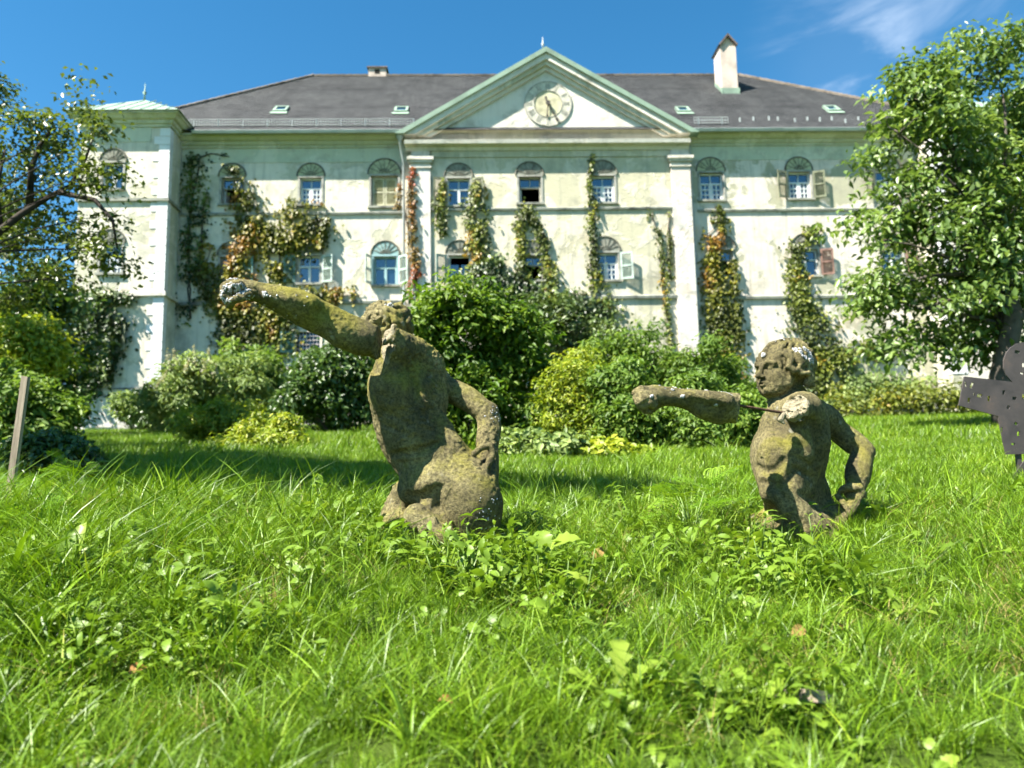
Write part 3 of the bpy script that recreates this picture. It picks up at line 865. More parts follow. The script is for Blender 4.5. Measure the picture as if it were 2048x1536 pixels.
for x0, x1 in ((TLX0, TLX1), (TRX0, TRX1)):
    zb, zt = ZCOR + .35, ZTOP + .33
    h = zt - zb
    ring_loft('tower_cornice', [(.002, zb), (.06, zb), (.08, zb + h * .22), (.14, zb + h * .26), (.18, zb + h * .5), (.28, zb + h * .56), (.38, zb + h * .78), (.46, zb + h * .84), (.46, zt), (.3, zt + .02)], x0, x1, TW, TDB, M['cornice'])
    xa, za = fb(289, 200, TW + 2.4)
    zap = za
    cx = (x0 + x1) / 2 if x0 != TLX0 else xa
    cyy = TW + 2.4
    o_ = .55
    tr = MB().add([(x0 - o_, TW - o_, zt + .005), (x1 + o_, TW - o_, zt + .005), (x1 + o_, TDB + o_, zt + .005), (x0 - o_, TDB + o_, zt + .005), (cx, cyy, zap)],
             [(0, 1, 4), (1, 2, 4), (2, 3, 4), (3, 0, 4), (3, 2, 1, 0)]).build('tower_roof', M['copper'], B)
    sm = MB()
    for k in range(1, 9):
        a = Vector((x0 - o_, TW - o_, zt + .02)).lerp(Vector((x1 + o_, TW - o_, zt + .02)), k / 9)
        e = Vector((cx, cyy, zap + .02))
        top = a.lerp(e, 1 - abs(k / 9 - .5) * 2 * .98) if False else Vector((a.x, TW - o_ + (cyy - TW + o_) * (1 - abs(2 * k / 9 - 1)), zt + .02 + (zap - zt) * (1 - abs(2 * k / 9 - 1))))
        sm.tube([a, top], .022, 4)
    sm.build('standing_seam', M['copper'], tr)
    fn = MB().tube([(cx, cyy, zap - .05), (cx, cyy, zap + .22), (cx, cyy, zap + .34), (cx, cyy, zap + .42), (cx, cyy, zap + .8)], [.06, .03, .09, .03, .012], 8)
    fn.build('finial', M['copper'], B, True)
    ring_loft('tower_ledge', [(.002, ZL1 + .12), (.09, ZL1 + .12), (.09, ZL1 + .24), (.002, ZL1 + .27)], x0, x1, TW, TDB, M['ledge'])
    ring_loft('tower_ledge', [(.002, ZL2 + .05), (.12, ZL2 + .05), (.12, ZL2 + .2), (.002, ZL2 + .26)], x0, x1, TW, TDB, M['plinth'])
zpl = fb(200, 780, TW)[1]
strip('plinth', TLX0, TLX1 + .04, TW, Z0, zpl, M['plinth'], .05)
strip('plinth_course', TLX0, TLX1 + .06, TW, zpl + .001, zpl + .07, M['ledge'], .08)
# floor ledges on the main walls
for (x0, x1, y) in ((XL + .005, PX0 - .3, 0), (PX1 + .3, XR - .005, 0), (PX0 + .9, PX1 - .88, RIS)):
    MB().profile_x([(y + .01, ZL1 - .05), (y - .07, ZL1 - .05), (y - .09, ZL1 + .04), (y - .05, ZL1 + .08), (y + .01, ZL1 + .10)], x0, x1).build('floor_ledge', M['ledge'], B)
    MB().profile_x([(y + .01, ZL2 - .06), (y - .10, ZL2 - .06), (y - .12, ZL2 + .05), (y - .06, ZL2 + .10), (y + .01, ZL2 + .12)], x0, x1).build('floor_ledge', M['ledge'], B)
# pilasters of the middle bay: shaft, capital and entablature block
for xa, xb in ((fb(822, 400, RIS)[0], fb(861, 400, RIS)[0]), (fb(1344, 400, RIS)[0], fb(1382, 400, RIS)[0])):
    zc0 = fb(840, 338, RIS)[1]; zc1 = fb(840, 314, RIS)[1]
    p = MB().box(xa, xb, RIS - .10, RIS + .01, Z0, zc0).build('pilaster', M['pilaster'], B)
    c = MB()
    for k, (o_, a, b) in enumerate(((.05, 0, .2), (.0, .2, .42), (.09, .42, .62), (.15, .62, .86), (.05, .86, 1.0))):
        c.box(xa - o_, xb + o_, RIS - .10 - o_ - .004, RIS + .01, zc0 + (zc1 - zc0) * a, zc0 + (zc1 - zc0) * b)
    c.build('capital', M['wall_white'], p)
    MB().box(xa + .02, xb - .02, RIS - .09, RIS + .01, zc1 + .002, ZPB - .30).build('entablature_block', M['wall_white'], p)
# quoins on the tower corners: blocks alternately long and short
z = zpl + .12; k = 0
while z < ZCOR + .2:
    h = .36
    ln = .62 if k % 2 == 0 else .40
    MB().box(TLX1 - ln + rng.normal() * .02, TLX1 + .022, TW - .022, TW + .3, z, z + h - .02).build('quoin', M['quoin'], B)
    MB().box(TRX0 - .022, TRX0 + ln, TW - .022, TW + .3, z, z + h - .02).build('quoin', M['quoin'], B)
    z += h; k += 1
mb = MB()
# ---- pediment
def ped(px, py, y): return fb(px, py, y)
ax, az = ped(1095, 97, RIS - .45)
lx, lz = ped(797, 268, RIS - .45); rx, rz_ = ped(1392, 260, RIS - .45)
zbase = 0.5 * (lz + rz_) - .02; half = 0.5 * (rx - lx); ax = 0.5 * (lx + rx)
slope = (az - zbase) / half
def chev(off_out, off_in):
    """rake band between two vertical offsets below the roof line"""
    def tri(o_): return [(ax - half + o_ / slope, zbase), (ax, az - o_), (ax + half - o_ / slope, zbase)]
    a, b = tri(off_out), tri(off_in)
    return a, b
ZT0 = fb(1095, 276, RIS)[1]
tym = MB()
k_ = .62
zb_t = ZPB
tym.prism([(ax - half + .2, zb_t), (ax, az - .15), (ax + half - .2, zb_t)][::-1], RIS, RIS + .3)
tym.build('tympanum', M['wall_white'], B)
for nm, o0, o1, pr, mt in (('raking_copper_edge', -.10, .13, .46, 'copper'), ('raking_cornice', .131, .42, .36, 'wall_white'), ('raking_cornice', .421, .62, .25, 'wall_left'), ('raking_moulding', .621, .80, .12, 'wall_white')):
    a, b = chev(o0, o1)
    for sgn in (0, 1):
        if sgn == 0: q = [a[0], b[0], b[1], a[1]]
        else: q = [a[1], b[1], b[2], a[2]]
        MB().prism(q, RIS - pr, RIS + .05).build(nm, M[mt], B)
MB().profile_x([(RIS + .01, ZPB - .34), (RIS - .10, ZPB - .34), (RIS - .16, ZPB - .2), (RIS - .42, ZPB - .16), (RIS - .45, ZPB), (RIS + .01, ZPB + .03)], lx + .25, rx - .25).build('base_cornice', M['wall_white'], B)
strip('architrave', PX0 + .9, PX1 - .9, RIS, ZPB - .62, ZPB - .342, M['wall_mid'], .05)
# gable roof running back into the main roof
g = MB()
yb_ = 8.0
g.add([(ax - half, RIS - .42, zbase + .1), (ax, RIS - .42, az + .1), (ax, yb_, az + .1), (ax - half, yb_, zbase + .1)], [(0, 1, 2, 3)])
g.add([(ax + half, RIS - .42, zbase + .1), (ax, RIS - .42, az + .1), (ax, yb_, az + .1), (ax + half, yb_, zbase + .1)], [(0, 1, 2, 3)])
gr = g.build('gable_roof', M['roof'], B, recalc=False)
fx, fz = fb(1083, 97, RIS - .4)
MB().tube([(ax - .12, RIS - .3, az + .05), (ax - .12, RIS - .3, az + .2), (ax - .12, RIS - .3, az + .28), (ax - .12, RIS - .3, az + .34), (ax - .12, RIS - .3, az + .62)], [.05, .025, .08, .03, .01], 8).build('finial', M['gutter'], B, True)
# ---- clock on the tympanum
ccx, ccz = fb(1096, 207, RIS - .05); CR = 50 * 32 / F_PX * .99
def disc(r0, r1, y0, y1, n=40):
    mb = MB(); vs_ = []; fs_ = []
    for k in range(n):
        a = 2 * math.pi * k / n
        for r_ in (r0, r1):
            for y in (y0, y1): vs_.append((ccx + r_ * math.cos(a), y, ccz + r_ * math.sin(a)))
    for k in range(n):
        i, j = k * 4, ((k + 1) % n) * 4
        fs_ += [(i, j, j + 2, i + 2), (i + 2, j + 2, j + 3, i + 3), (i, i + 1, j + 1, j)]
    return mb.add(vs_, fs_)
ck = disc(CR * .60, CR, RIS - .035, RIS + .01).build('clock', M['clock_ring'], B)
disc(0.0, CR * .60, RIS - .02, RIS + .01).build('clock_centre', M['clock_yellow'], ck)
disc(CR * .965, CR * 1.01, RIS - .05, RIS + .01).build('clock_rim', M['ink_faded'], ck)
disc(CR * .585, CR * .615, RIS - .05, RIS + .01).build('clock_rim', M['ink_faded'], ck)
roman = ['XII', 'I', 'II', 'III', 'IIII', 'V', 'VI', 'VII', 'VIII', 'IX', 'X', 'XI']
for h_, txt in enumerate(roman):
    a = math.pi / 2 - 2 * math.pi * h_ / 12
    up = Vector((math.cos(a), 0, math.sin(a))); rt = Vector((math.sin(a), 0, -math.cos(a)))
    cc_ = Vector((ccx, RIS - .04, ccz)) + up * CR * .79
    wds = {'I': .055, 'V': .12, 'X': .12}; tot = sum(wds[c] for c in txt)
    nb = MB(); xx = -tot / 2; hh = CR * .13
    for c in txt:
        m_ = xx + wds[c] / 2
        def bar(x0, x1, t=.011): 
            p0, p1 = cc_ + rt * x0 - up * hh, cc_ + rt * x1 + up * hh
            d_ = (p1 - p0) / 2
            nb.obox((p0 + p1) / 2, d_, Vector((-d_.z, 0, d_.x)).normalized() * t, (0, .004, 0))
        if c == 'I': bar(m_, m_, .016)
        elif c == 'X': bar(m_ - .045, m_ + .045, .016); bar(m_ + .045, m_ - .045)
        else: bar(m_, m_ - .045, .016); bar(m_, m_ + .045)
        xx += wds[c]
    nb.build('numeral', M['ink_faded'], ck)
for (dx_, dz_, t_) in ((-.05, -.60, .02), (.40, -.80, .026)):
    hd = MB(); v_ = Vector((dx_, 0, dz_)) * CR
    p = Vector((-v_.z, 0, v_.x)).normalized()
    c0 = Vector((ccx, RIS - .07 - t_, ccz))
    hd.obox(c0 + v_ * .42, v_ * .52, p * t_, (0, .006, 0))
    hd.obox(c0 + v_ * .92, v_ * .09, p * t_ * 2.4, (0, .006, 0))
    hd.build('clock_hand', M['ink'], ck)
hb = MB(); c0 = Vector((ccx, RIS - .1, ccz)); hb.tube([c0, c0 + Vector((0, -.06, 0))], .1, 10); hb.tube([c0 + Vector((-.03, -.01, .02)), c0 + Vector((-.10, -.01, .30))], .045, 6)
hb.build('clock_hub', M['ink'], ck)
# ---- main roof
YR = 7.2
ov = .55
ZR_ = fb(1052, 152, YR)[1]
RX0 = fb(627, 154, YR)[0]; RX1 = fb(1478, 150, YR)[0]
ex0, ex1 = TLX0 - .2, TRX1 + .2
def roof_strips(name, e0, e1, r0, r1, n=46):
    """slope from eave edge e0-e1 to ridge r0-r1, laid in stepped courses"""
    e0, e1, r0, r1 = map(Vector, (e0, e1, r0, r1))
    nv = (e1 - e0).cross(r0 - e0).normalized()
    if nv.z < 0: nv = -nv
    me_v = []; me_f = []; uv = []
    sl = (r0 - e0).length if False else ((r0 + r1) / 2 - (e0 + e1) / 2).length
    ex = (e1 - e0).normalized()
    for k in range(n):
        t0, t1 = k / n, (k + 1) / n
        a, b = e0.lerp(r0, t0), e1.lerp(r1, t0); c, d = e1.lerp(r1, t1), e0.lerp(r0, t1)
        i = len(me_v)
        me_v += [a + nv * .03, b + nv * .03, c + nv * .004, d + nv * .004, a, b]
        me_f += [(i, i + 1, i + 2, i + 3), (i + 4, i + 5, i + 1, i)]
        def u(p, t): return ((p - e0).dot(ex), t * sl)
        uv += [u(a, t0 + .001), u(b, t0 + .001), u(c, t1 - .001), u(d, t1 - .001), u(a, t0 + .001), u(b, t0 + .001), u(b, t0 + .001), u(a, t0 + .001)]
    me = bpy.data.meshes.new(name); me.from_pydata([tuple(p) for p in me_v], [], me_f)
    ul = me.uv_layers.new(name='UVMap')
    for i, q in enumerate(uv): ul.data[i].uv = q
    return link(name, me, M['roof'], B)
E = lambda x, y: (x, y, ZEAVE + .02)
rf = roof_strips('roof', E(ex0, -ov), E(ex1, -ov), (RX0, YR, ZR_), (RX1, YR, ZR_))
roof_strips('roof_hip', E(ex0, DEPTH + ov), E(ex0, -ov), (RX0, YR, ZR_), (RX0, YR, ZR_), 30)
roof_strips('roof_hip', E(ex1, -ov), E(ex1, DEPTH + ov), (RX1, YR, ZR_), (RX1, YR, ZR_), 30)
roof_strips('roof_back', E(ex1, DEPTH + ov), E(ex0, DEPTH + ov), (RX1, YR, ZR_), (RX0, YR, ZR_), 20)
def ridge(p, q):
    p, q = Vector(p), Vector(q); n = int((q - p).length / .4); mb = MB()
    for k in range(n): mb.tube([p.lerp(q, k / n) + Vector((0, 0, .02)), p.lerp(q, (k + 1.06) / n) + Vector((0, 0, .045))], .10, 6)
    mb.build('ridge_tiles', M['ridge'], B)
ridge((RX0, YR, ZR_), (RX1, YR, ZR_)); ridge((ex0, -ov, ZEAVE + .02), (RX0, YR, ZR_)); ridge((ex1, -ov, ZEAVE + .02), (RX1, YR, ZR_))
slope_y = (ZR_ - ZEAVE - .02) / (YR + ov)
def on_roof(x, y): return ZEAVE + .02 + (y + ov) * slope_y
def roof_at(px, py):
    d = _Minv.to_3x3() @ Vector(ray(px, py))
    # solve o.z + t d.z = ZEAVE+.02 + (o.y + t d.y + ov)*s
    k = (ZEAVE + .02 + (_o_l.y + ov) * slope_y - _o_l.z) / (d.z - slope_y * d.y)
    return _o_l + d * k
# gutters
for x0, x1 in ((XL + .62, lx + .1), (rx - .05, XR - .62)):
    gt = [(-ov + .02, ZEAVE - .10), (-ov - .02, ZEAVE - .13), (-ov - .10, ZEAVE - .12), (-ov - .14, ZEAVE + .0), (-ov - .12, ZEAVE + .02), (-ov + .02, ZEAVE + .02)]
    MB().profile_x(gt, x0, x1).build('gutter', M['gutter'], B)
    MB().box(x0, x1, -ov + .025, -.3, ZEAVE - .06, ZEAVE - .03).build('soffit', M['cornice'], B)
# downpipe with hopper beside the left pilaster
hx, hz = fb(800, 268, -.5)
MB().tube([(hx, -.52, ZEAVE - .05), (hx, -.52, ZEAVE - .3), (hx, -.52, ZEAVE - .42), (hx + .04, -.4, ZEAVE - .8), (hx + .12, -.16, ZEAVE - 1.35), (hx + .12, -.14, 3.0), (hx + .12, -.14, -.4)], [.16, .15, .07, .06, .06, .06, .06], 8).build('downpipe', M['gutter'], B, True)
px_, _ = fb(1390, 500, -.1)
MB().tube([(px_, -.1, ZEAVE - .5), (px_, -.1, -.4)], .035, 6).build('downpipe', M['zinc'], B, True)
# snow guard on the left, hooks on the right
def guard(pa, pb):
    a, b = roof_at(*pa), roof_at(*pb); mb = MB()
    n = int((b.x - a.x) / .11)
    zt = .34
    for z in (.06, .2, zt): mb.tube([(a.x, a.y - .05, on_roof(0, a.y) + z), (b.x, a.y - .05, on_roof(0, a.y) + z)], .014, 4)
    for k in range(n + 1):
        x = a.x + (b.x - a.x) * k / n
        mb.box(x - .008, x + .008, a.y - .055, a.y - .045, on_roof(0, a.y) + .06, on_roof(0, a.y) + zt)
    for k in range(int((b.x - a.x) / 1.05) + 1):
        x = a.x + .2 + k * 1.05
        mb.obox((x, a.y - .02, on_roof(0, a.y) + .16), (.02, 0, 0), (0, .012, 0), (0, 0, .2))
    mb.build('snow_guard', M['gutter'], B)
guard((378, 255), (826, 255)); guard((1388, 250), (1456, 250))
for px in range(1482, 1740, 26):
    p = roof_at(px + int(rng.integers(-4, 5)), 244 + int(rng.integers(-3, 4)))
    MB().box(p.x - .03, p.x + .03, p.y - .03, p.y + .03, p.z - .02, p.z + .2).build('snow_hook', M['gutter'], B)
# skylights
for px, py in ((563, 221), (803, 222), (1365, 222), (1662, 220)):
    p = roof_at(px, py); s = .26
    ang = math.atan(slope_y)
    ayv = Vector((0, math.cos(ang), math.sin(ang))); nv = Vector((0, -math.sin(ang), math.cos(ang)))
    f = MB(); c0 = Vector(p) + nv * .06
    for (dx, dy, wx, wy) in ((-s, 0, .05, s + .1), (s, 0, .05, s + .1), (0, -s - .1, s + .05, .07), (0, s + .05, s + .05, .05)):
        f.obox(c0 + Vector((dx, 0, 0)) + ayv * dy, (wx, 0, 0), ayv * wy, nv * .07)
    f.obox(c0 - ayv * (s + .32), (s + .12, 0, 0), ayv * .15, nv * .012)
    sk = f.build('skylight', M['copper'], B)
    MB().obox(c0, (s - .045, 0, 0), ayv * s, nv * .03).build('pane', M['glass'], sk)
# chimneys
def chimney(px0, px1, ptop, ybase, depth, gable, nm):
    xa, zt = fb(px0, ptop, ybase); xb, _ = fb(px1, ptop, ybase)
    zb = on_roof(0, ybase) - .4
    mb = MB(); mb.box(xa, xb, ybase, ybase + depth, zb, zt)
    c = mb.build(nm, M['chimney'], B)
    if gable:
        cp = MB(); hh = .55
        cp.prism([(xa - .05, zt), (xb + .05, zt), ((xa + xb) / 2 + .06, zt + hh), ((xa + xb) / 2 - .06, zt + hh)][::-1], ybase + .05, ybase + depth + .05)
        cp.build('chimney_cap', M['chimney'], c)
        for sg in (-1, 1):
            q = MB(); e = xa - .05 if sg < 0 else xb + .05; m_ = (xa + xb) / 2
            dv = Vector((m_ - e, 0, hh)) / 2
            q.obox(Vector(((m_ + e) / 2, ybase + depth / 2, zt + hh / 2 + .04)), dv * 1.08, (0, depth / 2 + .12, 0), Vector((-dv.z, 0, dv.x)).normalized() * .04)
            q.build('cap_slab', M['chimney_cap'], c)
        fl = MB(); fl.obox((xa / 2 + xb / 2, ybase - .03, on_roof(0, ybase) + .08), (.5 * (xb - xa) + .08, 0, 0), (0, .02, 0), (0, 0, .2))
        for e in (xa - .03, xb + .03): fl.add([(e, ybase - .1, on_roof(0, ybase - .1) - .1), (e, ybase + depth, on_roof(0, ybase + depth) - .1), (e, ybase + depth, on_roof(0, ybase + depth) + .25), (e, ybase - .1, on_roof(0, ybase - .1) + .25)], [(0, 1, 2, 3)])
        fl.build('flashing', M['copper'], c, recalc=False)
    else:
        MB().box(xa - .08, xb + .08, ybase - .08, ybase + depth + .08, zt, zt + .07).build('chimney_cap', M['chimney_cap'], c)
        MB().box((xa + xb) / 2 - .13, (xa + xb) / 2 + .13, ybase - .01, ybase + .02, zt - .32, zt - .06).build('flue_shade_plate', M['dark'], c)  # dark plate painted for the shade inside the flue
chimney(737, 772, 136, YR - .1, .7, False, 'chimney')
chimney(1440, 1471, 92, 4.2, 1.1, True, 'chimney')
# ------------------------------------------------------------------ stone figures (signed distance sculpting + surface nets)
class SDF:
    def __init__(s): s.ops = []
    def cap(s, a, b, ra, rb=None, k=0.02, sub=False, ax=None, ks=1.0):
        """tapered capsule; ax/ks: stretch by ks along direction ax"""
        s.ops.append(('cap', np.array(a, float), np.array(b, float), ra, ra if rb is None else rb, k, sub, None if ax is None else nrm(np.array(ax, float)), ks)); return s
    def chain(s, pts, rads, k=0.02, sub=False, ax=None, ks=1.0, fine=0):
        """one limb: tapered capsules that share their joints; fine>0 rounds the path and its profile with a spline"""
        pts = np.array(pts, float); rads = np.array(rads, float)
        if fine and len(pts) > 2:
            A4 = np.concatenate([pts, rads[:, None]], 1)
            E4 = np.concatenate([[2 * A4[0] - A4[1]], A4, [2 * A4[-1] - A4[-2]]])
            o = []
            for i in range(1, len(E4) - 2):
                for t in np.arange(fine) / fine:
                    a, b, c, d = E4[i - 1:i + 3]
                    o.append(.5 * (2 * b + (c - a) * t + (2 * a - 5 * b + 4 * c - d) * t * t + (3 * b - a - 3 * c + d) * t ** 3))
            o.append(A4[-1]); o = np.array(o); pts, rads = o[:, :3], o[:, 3]
        s.ops.append(('chn', pts, rads, k, sub, None if ax is None else nrm(np.array(ax, float)), ks)); return s
    def ball(s, c, r, k=0.02, sub=False, ax=None, ks=1.0): return s.cap(c, np.array(c) + 1e-5, r, r, k, sub, ax, ks)
    def ell(s, c, axes, rad, k=0.02, sub=False):
        s.ops.append(('ell', np.array(c, float), np.array([nrm(np.array(a, float)) for a in axes]), np.array(rad, float), k, sub)); return s
    def cut(s, p, n, k=0.004, rough=0.0, box=None):
        """remove the side the normal n points to (inside a ball 'box'=(c,r) only)"""
        s.ops.append(('cut', np.array(p, float), nrm(np.array(n, float)), k, rough, box)); return s
    def bounds(s):
        lo, hi = [], []
        for o in s.ops:
            if o[0] == 'cap' and not o[6]:
                r = max(o[3], o[4]) * max(1, o[8])
                lo.append(np.minimum(o[1], o[2]) - r); hi.append(np.maximum(o[1], o[2]) + r)
            elif o[0] == 'chn' and not o[4]:
                r = o[2].max() * max(1, o[6])
                lo.append(o[1].min(0) - r); hi.append(o[1].max(0) + r)
            elif o[0] == 'ell' and not o[5]:
                lo.append(o[1] - o[3].max()); hi.append(o[1] + o[3].max())
        return np.min(lo, 0) - .03, np.max(hi, 0) + .03
    def boxes(s):
        bx = []
        for o in s.ops:
            if o[0] == 'cap':
                r = max(o[3], o[4]) * max(1, o[8]) + o[5] + .045
                bx.append((np.minimum(o[1], o[2]) - r, np.maximum(o[1], o[2]) + r))
            elif o[0] == 'chn':
                r = o[2].max() * max(1, o[6]) + o[3] + .03; bx.append((o[1].min(0) - r, o[1].max(0) + r))
            elif o[0] == 'ell':
                r = o[3].max() + o[4] + .045; bx.append((o[1] - r, o[1] + r))
            else:
                bx.append((o[5][0] - o[5][1], o[5][0] + o[5][1]) if o[5] is not None else (np.full(3, -1e9), np.full(3, 1e9)))
        return np.array([b[0] for b in bx]), np.array([b[1] for b in bx])
    def __call__(s, P):
        P = P.astype(np.float32)
        if len(P) < 4000: return s.ev(P, s.ops)
        lo, hi = s.boxes()
        cell = np.floor(P / .06).astype(np.int64)
        key = (cell[:, 0] + 4096) * 2 ** 28 + (cell[:, 1] + 4096) * 2 ** 14 + cell[:, 2] + 4096
        order = np.argsort(key, kind='stable'); ks_ = key[order]
        st = np.concatenate([[0], np.flatnonzero(np.diff(ks_)) + 1, [len(ks_)]])
        D = np.empty(len(P), np.float32)
        for a, b in zip(st[:-1], st[1:]):
            ids = order[a:b]; q = P[ids]
            l, h = q.min(0), q.max(0)
            use = np.flatnonzero(np.all((lo <= h) & (hi >= l), 1))
            D[ids] = s.ev(q, [s.ops[i] for i in use])
        return D
    def ev(s, P, ops):
        D = np.full(len(P), 1.0, np.float32)
        for o in ops:
            if o[0] == 'cap':
                _, a, b, ra, rb, k, sub, ax, ks = o
                r = max(ra, rb) * max(1, ks)
                lo = np.minimum(a, b) - r - k - .045; hi = np.maximum(a, b) + r + k + .045
                m = np.all((P > lo) & (P < hi), 1)
                if not m.any(): continue
                q = P[m] - a.astype(np.float32); ab = (b - a).astype(np.float32)
                if ax is not None:
                    w = ax.astype(np.float32)
                    q = q - np.outer(q @ w, w) * (1 - 1 / ks); ab = ab - w * (ab @ w) * (1 - 1 / ks)
                L2 = max(float(ab @ ab), 1e-12)
                h = np.clip((q @ ab) / L2, 0, 1)
                d = np.linalg.norm(q - h[:, None] * ab, axis=1) - (ra + (rb - ra) * h)
            elif o[0] == 'chn':
                _, pts, rads, k, sub, ax, ks = o
                r = rads.max() * max(1, ks) + k + .03
                m = np.all((P > pts.min(0) - r) & (P < pts.max(0) + r), 1)
                if not m.any(): continue
                q = P[m]; pp = pts.astype(np.float32)
                if ax is not None:
                    w = ax.astype(np.float32)
                    q = q - np.outer(q @ w, w) * (1 - 1 / ks); pp = pp - np.outer(pp @ w, w) * (1 - 1 / ks)
                d = None
                for i in range(len(pp) - 1):
                    ab = pp[i + 1] - pp[i]; L2 = max(float(ab @ ab), 1e-12); qq = q - pp[i]
                    h = np.clip((qq @ ab) / L2, 0, 1)
                    qq = qq - h[:, None] * ab
                    di = np.sqrt(np.einsum('ij,ij->i', qq, qq)) - (rads[i] + (rads[i + 1] - rads[i]) * h)
                    d = di if d is None else np.minimum(d, di)
            elif o[0] == 'ell':
                _, c, A, rad, k, sub = o
                r = rad.max()
                m = np.all((P > c - r - k - .045) & (P < c + r + k + .045), 1)
                if not m.any(): continue
                q = (P[m] - c.astype(np.float32)) @ A.T.astype(np.float32)
                k0 = np.linalg.norm(q / rad, axis=1); k1 = np.linalg.norm(q / rad ** 2, axis=1)
                d = k0 * (k0 - 1) / np.maximum(k1, 1e-6)
            else:
                _, p, n, k, rough, box = o
                m = np.ones(len(P), bool) if box is None else (np.linalg.norm(P - box[0], axis=1) < box[1])
                if not m.any(): continue
                d = (P[m] - p) @ n
                if rough: d = d + rough * (fbm(P[m], 45, 5, 3) - .5) * 2 + rough * .6 * (vnoise(P[m], 130, 8) - .5)
                if rough: D[m] = np.maximum(D[m], d)
                else:
                    e = D[m]; h = np.clip(.5 - .5 * (e - d) / k, 0, 1); D[m] = e * (1 - h) + d * h + k * h * (1 - h)
                continue
            e = D[m]
            if sub:
                h = np.clip(.5 - .5 * (e + d) / k, 0, 1)
                D[m] = e * (1 - h) - d * h + k * h * (1 - h)
            else:
                h = np.clip(.5 + .5 * (d - e) / k, 0, 1)
                D[m] = d * (1 - h) + e * h - k * h * (1 - h)
        return D
    def mesh(s, name, h=0.0035, rough=0.0012, seed=0):
        lo, hi = s.bounds()
        Bk = 4
        n = np.ceil((hi - lo) / (h * Bk)).astype(int) + 1
        g = np.stack(np.meshgrid(*[np.arange(k) for k in n], indexing='ij'), -1).reshape(-1, 3)
        cen = lo + (g + .5) * h * Bk
        dc = s(cen)
        N = n * Bk + 1
        full = np.repeat(np.repeat(np.repeat(np.sign(dc).reshape(n), Bk, 0), Bk, 1), Bk, 2)
        vol = np.ones(N, np.float32); vol[:-1, :-1, :-1] = full
        act = np.abs(dc) < h * Bk * 1.15
        sub = np.stack(np.meshgrid(*[np.arange(Bk + 1)] * 3, indexing='ij'), -1).reshape(-1, 3)
        idx = (g[act] * Bk)[:, None, :] + sub[None]
        flat = np.unique(np.ravel_multi_index(idx.reshape(-1, 3).T, N))
        ii = np.stack(np.unravel_index(flat, N), -1)
        P = lo + ii * h
        val = s(P)
        nb = np.flatnonzero(np.abs(val) < 2.2 * h + 2 * rough)
        Q = P[nb]
        pit = .3 + 1.4 * np.clip((vnoise(Q, 11, seed + 3) - .35) * 2.0, 0, 1)
        val[nb] += rough * pit * (fbm(Q, 105, seed, 2) - .5) * 2.6 + rough * .7 * (vnoise(Q, 17, seed + 9) - .5) * 2
        vol.ravel()[flat] = val
        # naive surface nets
        neg = vol < 0
        c = [neg[i:N[0] - 1 + i, j:N[1] - 1 + j, k:N[2] - 1 + k] for i in (0, 1) for j in (0, 1) for k in (0, 1)]
        cnt = np.sum(np.stack([x.astype(np.int8) for x in c]), 0)
        cell = np.argwhere((cnt > 0) & (cnt < 8))
        vid = -np.ones(N - 1, np.int64); vid[tuple(cell.T)] = np.arange(len(cell))
        acc = np.zeros((len(cell), 3)); wsum = np.zeros(len(cell))
        cor = [(i, j, k) for i in (0, 1) for j in (0, 1) for k in (0, 1)]
        for a in range(8):
            for b in range(a + 1, 8):
                da = np.array(cor[b]) - np.array(cor[a])
                if np.abs(da).sum() != 1: continue
                va = vol[tuple((cell + cor[a]).T)]; vb = vol[tuple((cell + cor[b]).T)]
                x = (va < 0) != (vb < 0)
                t = np.where(x, va / np.where(x, va - vb, 1), 0)
                acc[x] += (np.array(cor[a]) + t[:, None] * da)[x]; wsum[x] += 1
        V = lo + (cell + acc / wsum[:, None]) * h
        F = []
        for axis in range(3):
            u, v = (axis + 1) % 3, (axis + 2) % 3
            sl0 = [slice(1, N[d] - 1) for d in range(3)]; sl0[axis] = slice(0, N[axis] - 1)
            sl1 = list(sl0); sl1[axis] = slice(1, N[axis])
            A_, B_ = neg[tuple(sl0)], neg[tuple(sl1)]
            e = np.argwhere(A_ != B_)
            if not len(e): continue
            flip = B_[tuple(e.T)]
            off = np.ones(3, int); off[axis] = 0
            e = e + off
            du = np.zeros(3, int); du[u] = 1; dv = np.zeros(3, int); dv[v] = 1
            q = np.stack([vid[tuple((e - du - dv).T)], vid[tuple((e - dv).T)], vid[tuple(e.T)], vid[tuple((e - du).T)]], -1)
            q[flip] = q[flip][:, ::-1]
            q = q[(q >= 0).all(1)]
            F.append(q)
        return np_mesh(name, V, np.concatenate(F), smooth=True)

LV = nrm(np.array([0.33, -0.944, 0.0]))        # the figures' own left side (towards the camera)
FV = nrm(np.array([-0.944, -0.33, 0.0]))       # the way they face
UP = np.array([0, 0, 1.0])

def surf(S, conv, x, y, y0=-.34, y1=.25):
    """the point where the sculpted surface is met, seen at crop position x,y"""
    ds = np.linspace(y0, y1, 160)
    pts = np.array([conv(x, y, d) for d in ds])
    v = S.ev(pts.astype(np.float32), S.ops)
    i = np.flatnonzero(v < 0)
    return pts[i[0]] if len(i) else conv(x, y, 0)
def carve(S, conv, path, r, depth, k=.02, raised=False):
    """a groove (or a raised band) of muscle drawn along the surface"""
    P = []
    for (x, y) in path:
        q = surf(S, conv, x, y); d = nrm(CAM - q)
        P.append(q + d * ((r - depth) if not raised else (depth - r)))
    rr = [r * .6] + [r] * (len(P) - 2) + [r * .6] if len(P) > 2 else [r] * len(P)
    S.chain(P, rr, k, not raised)

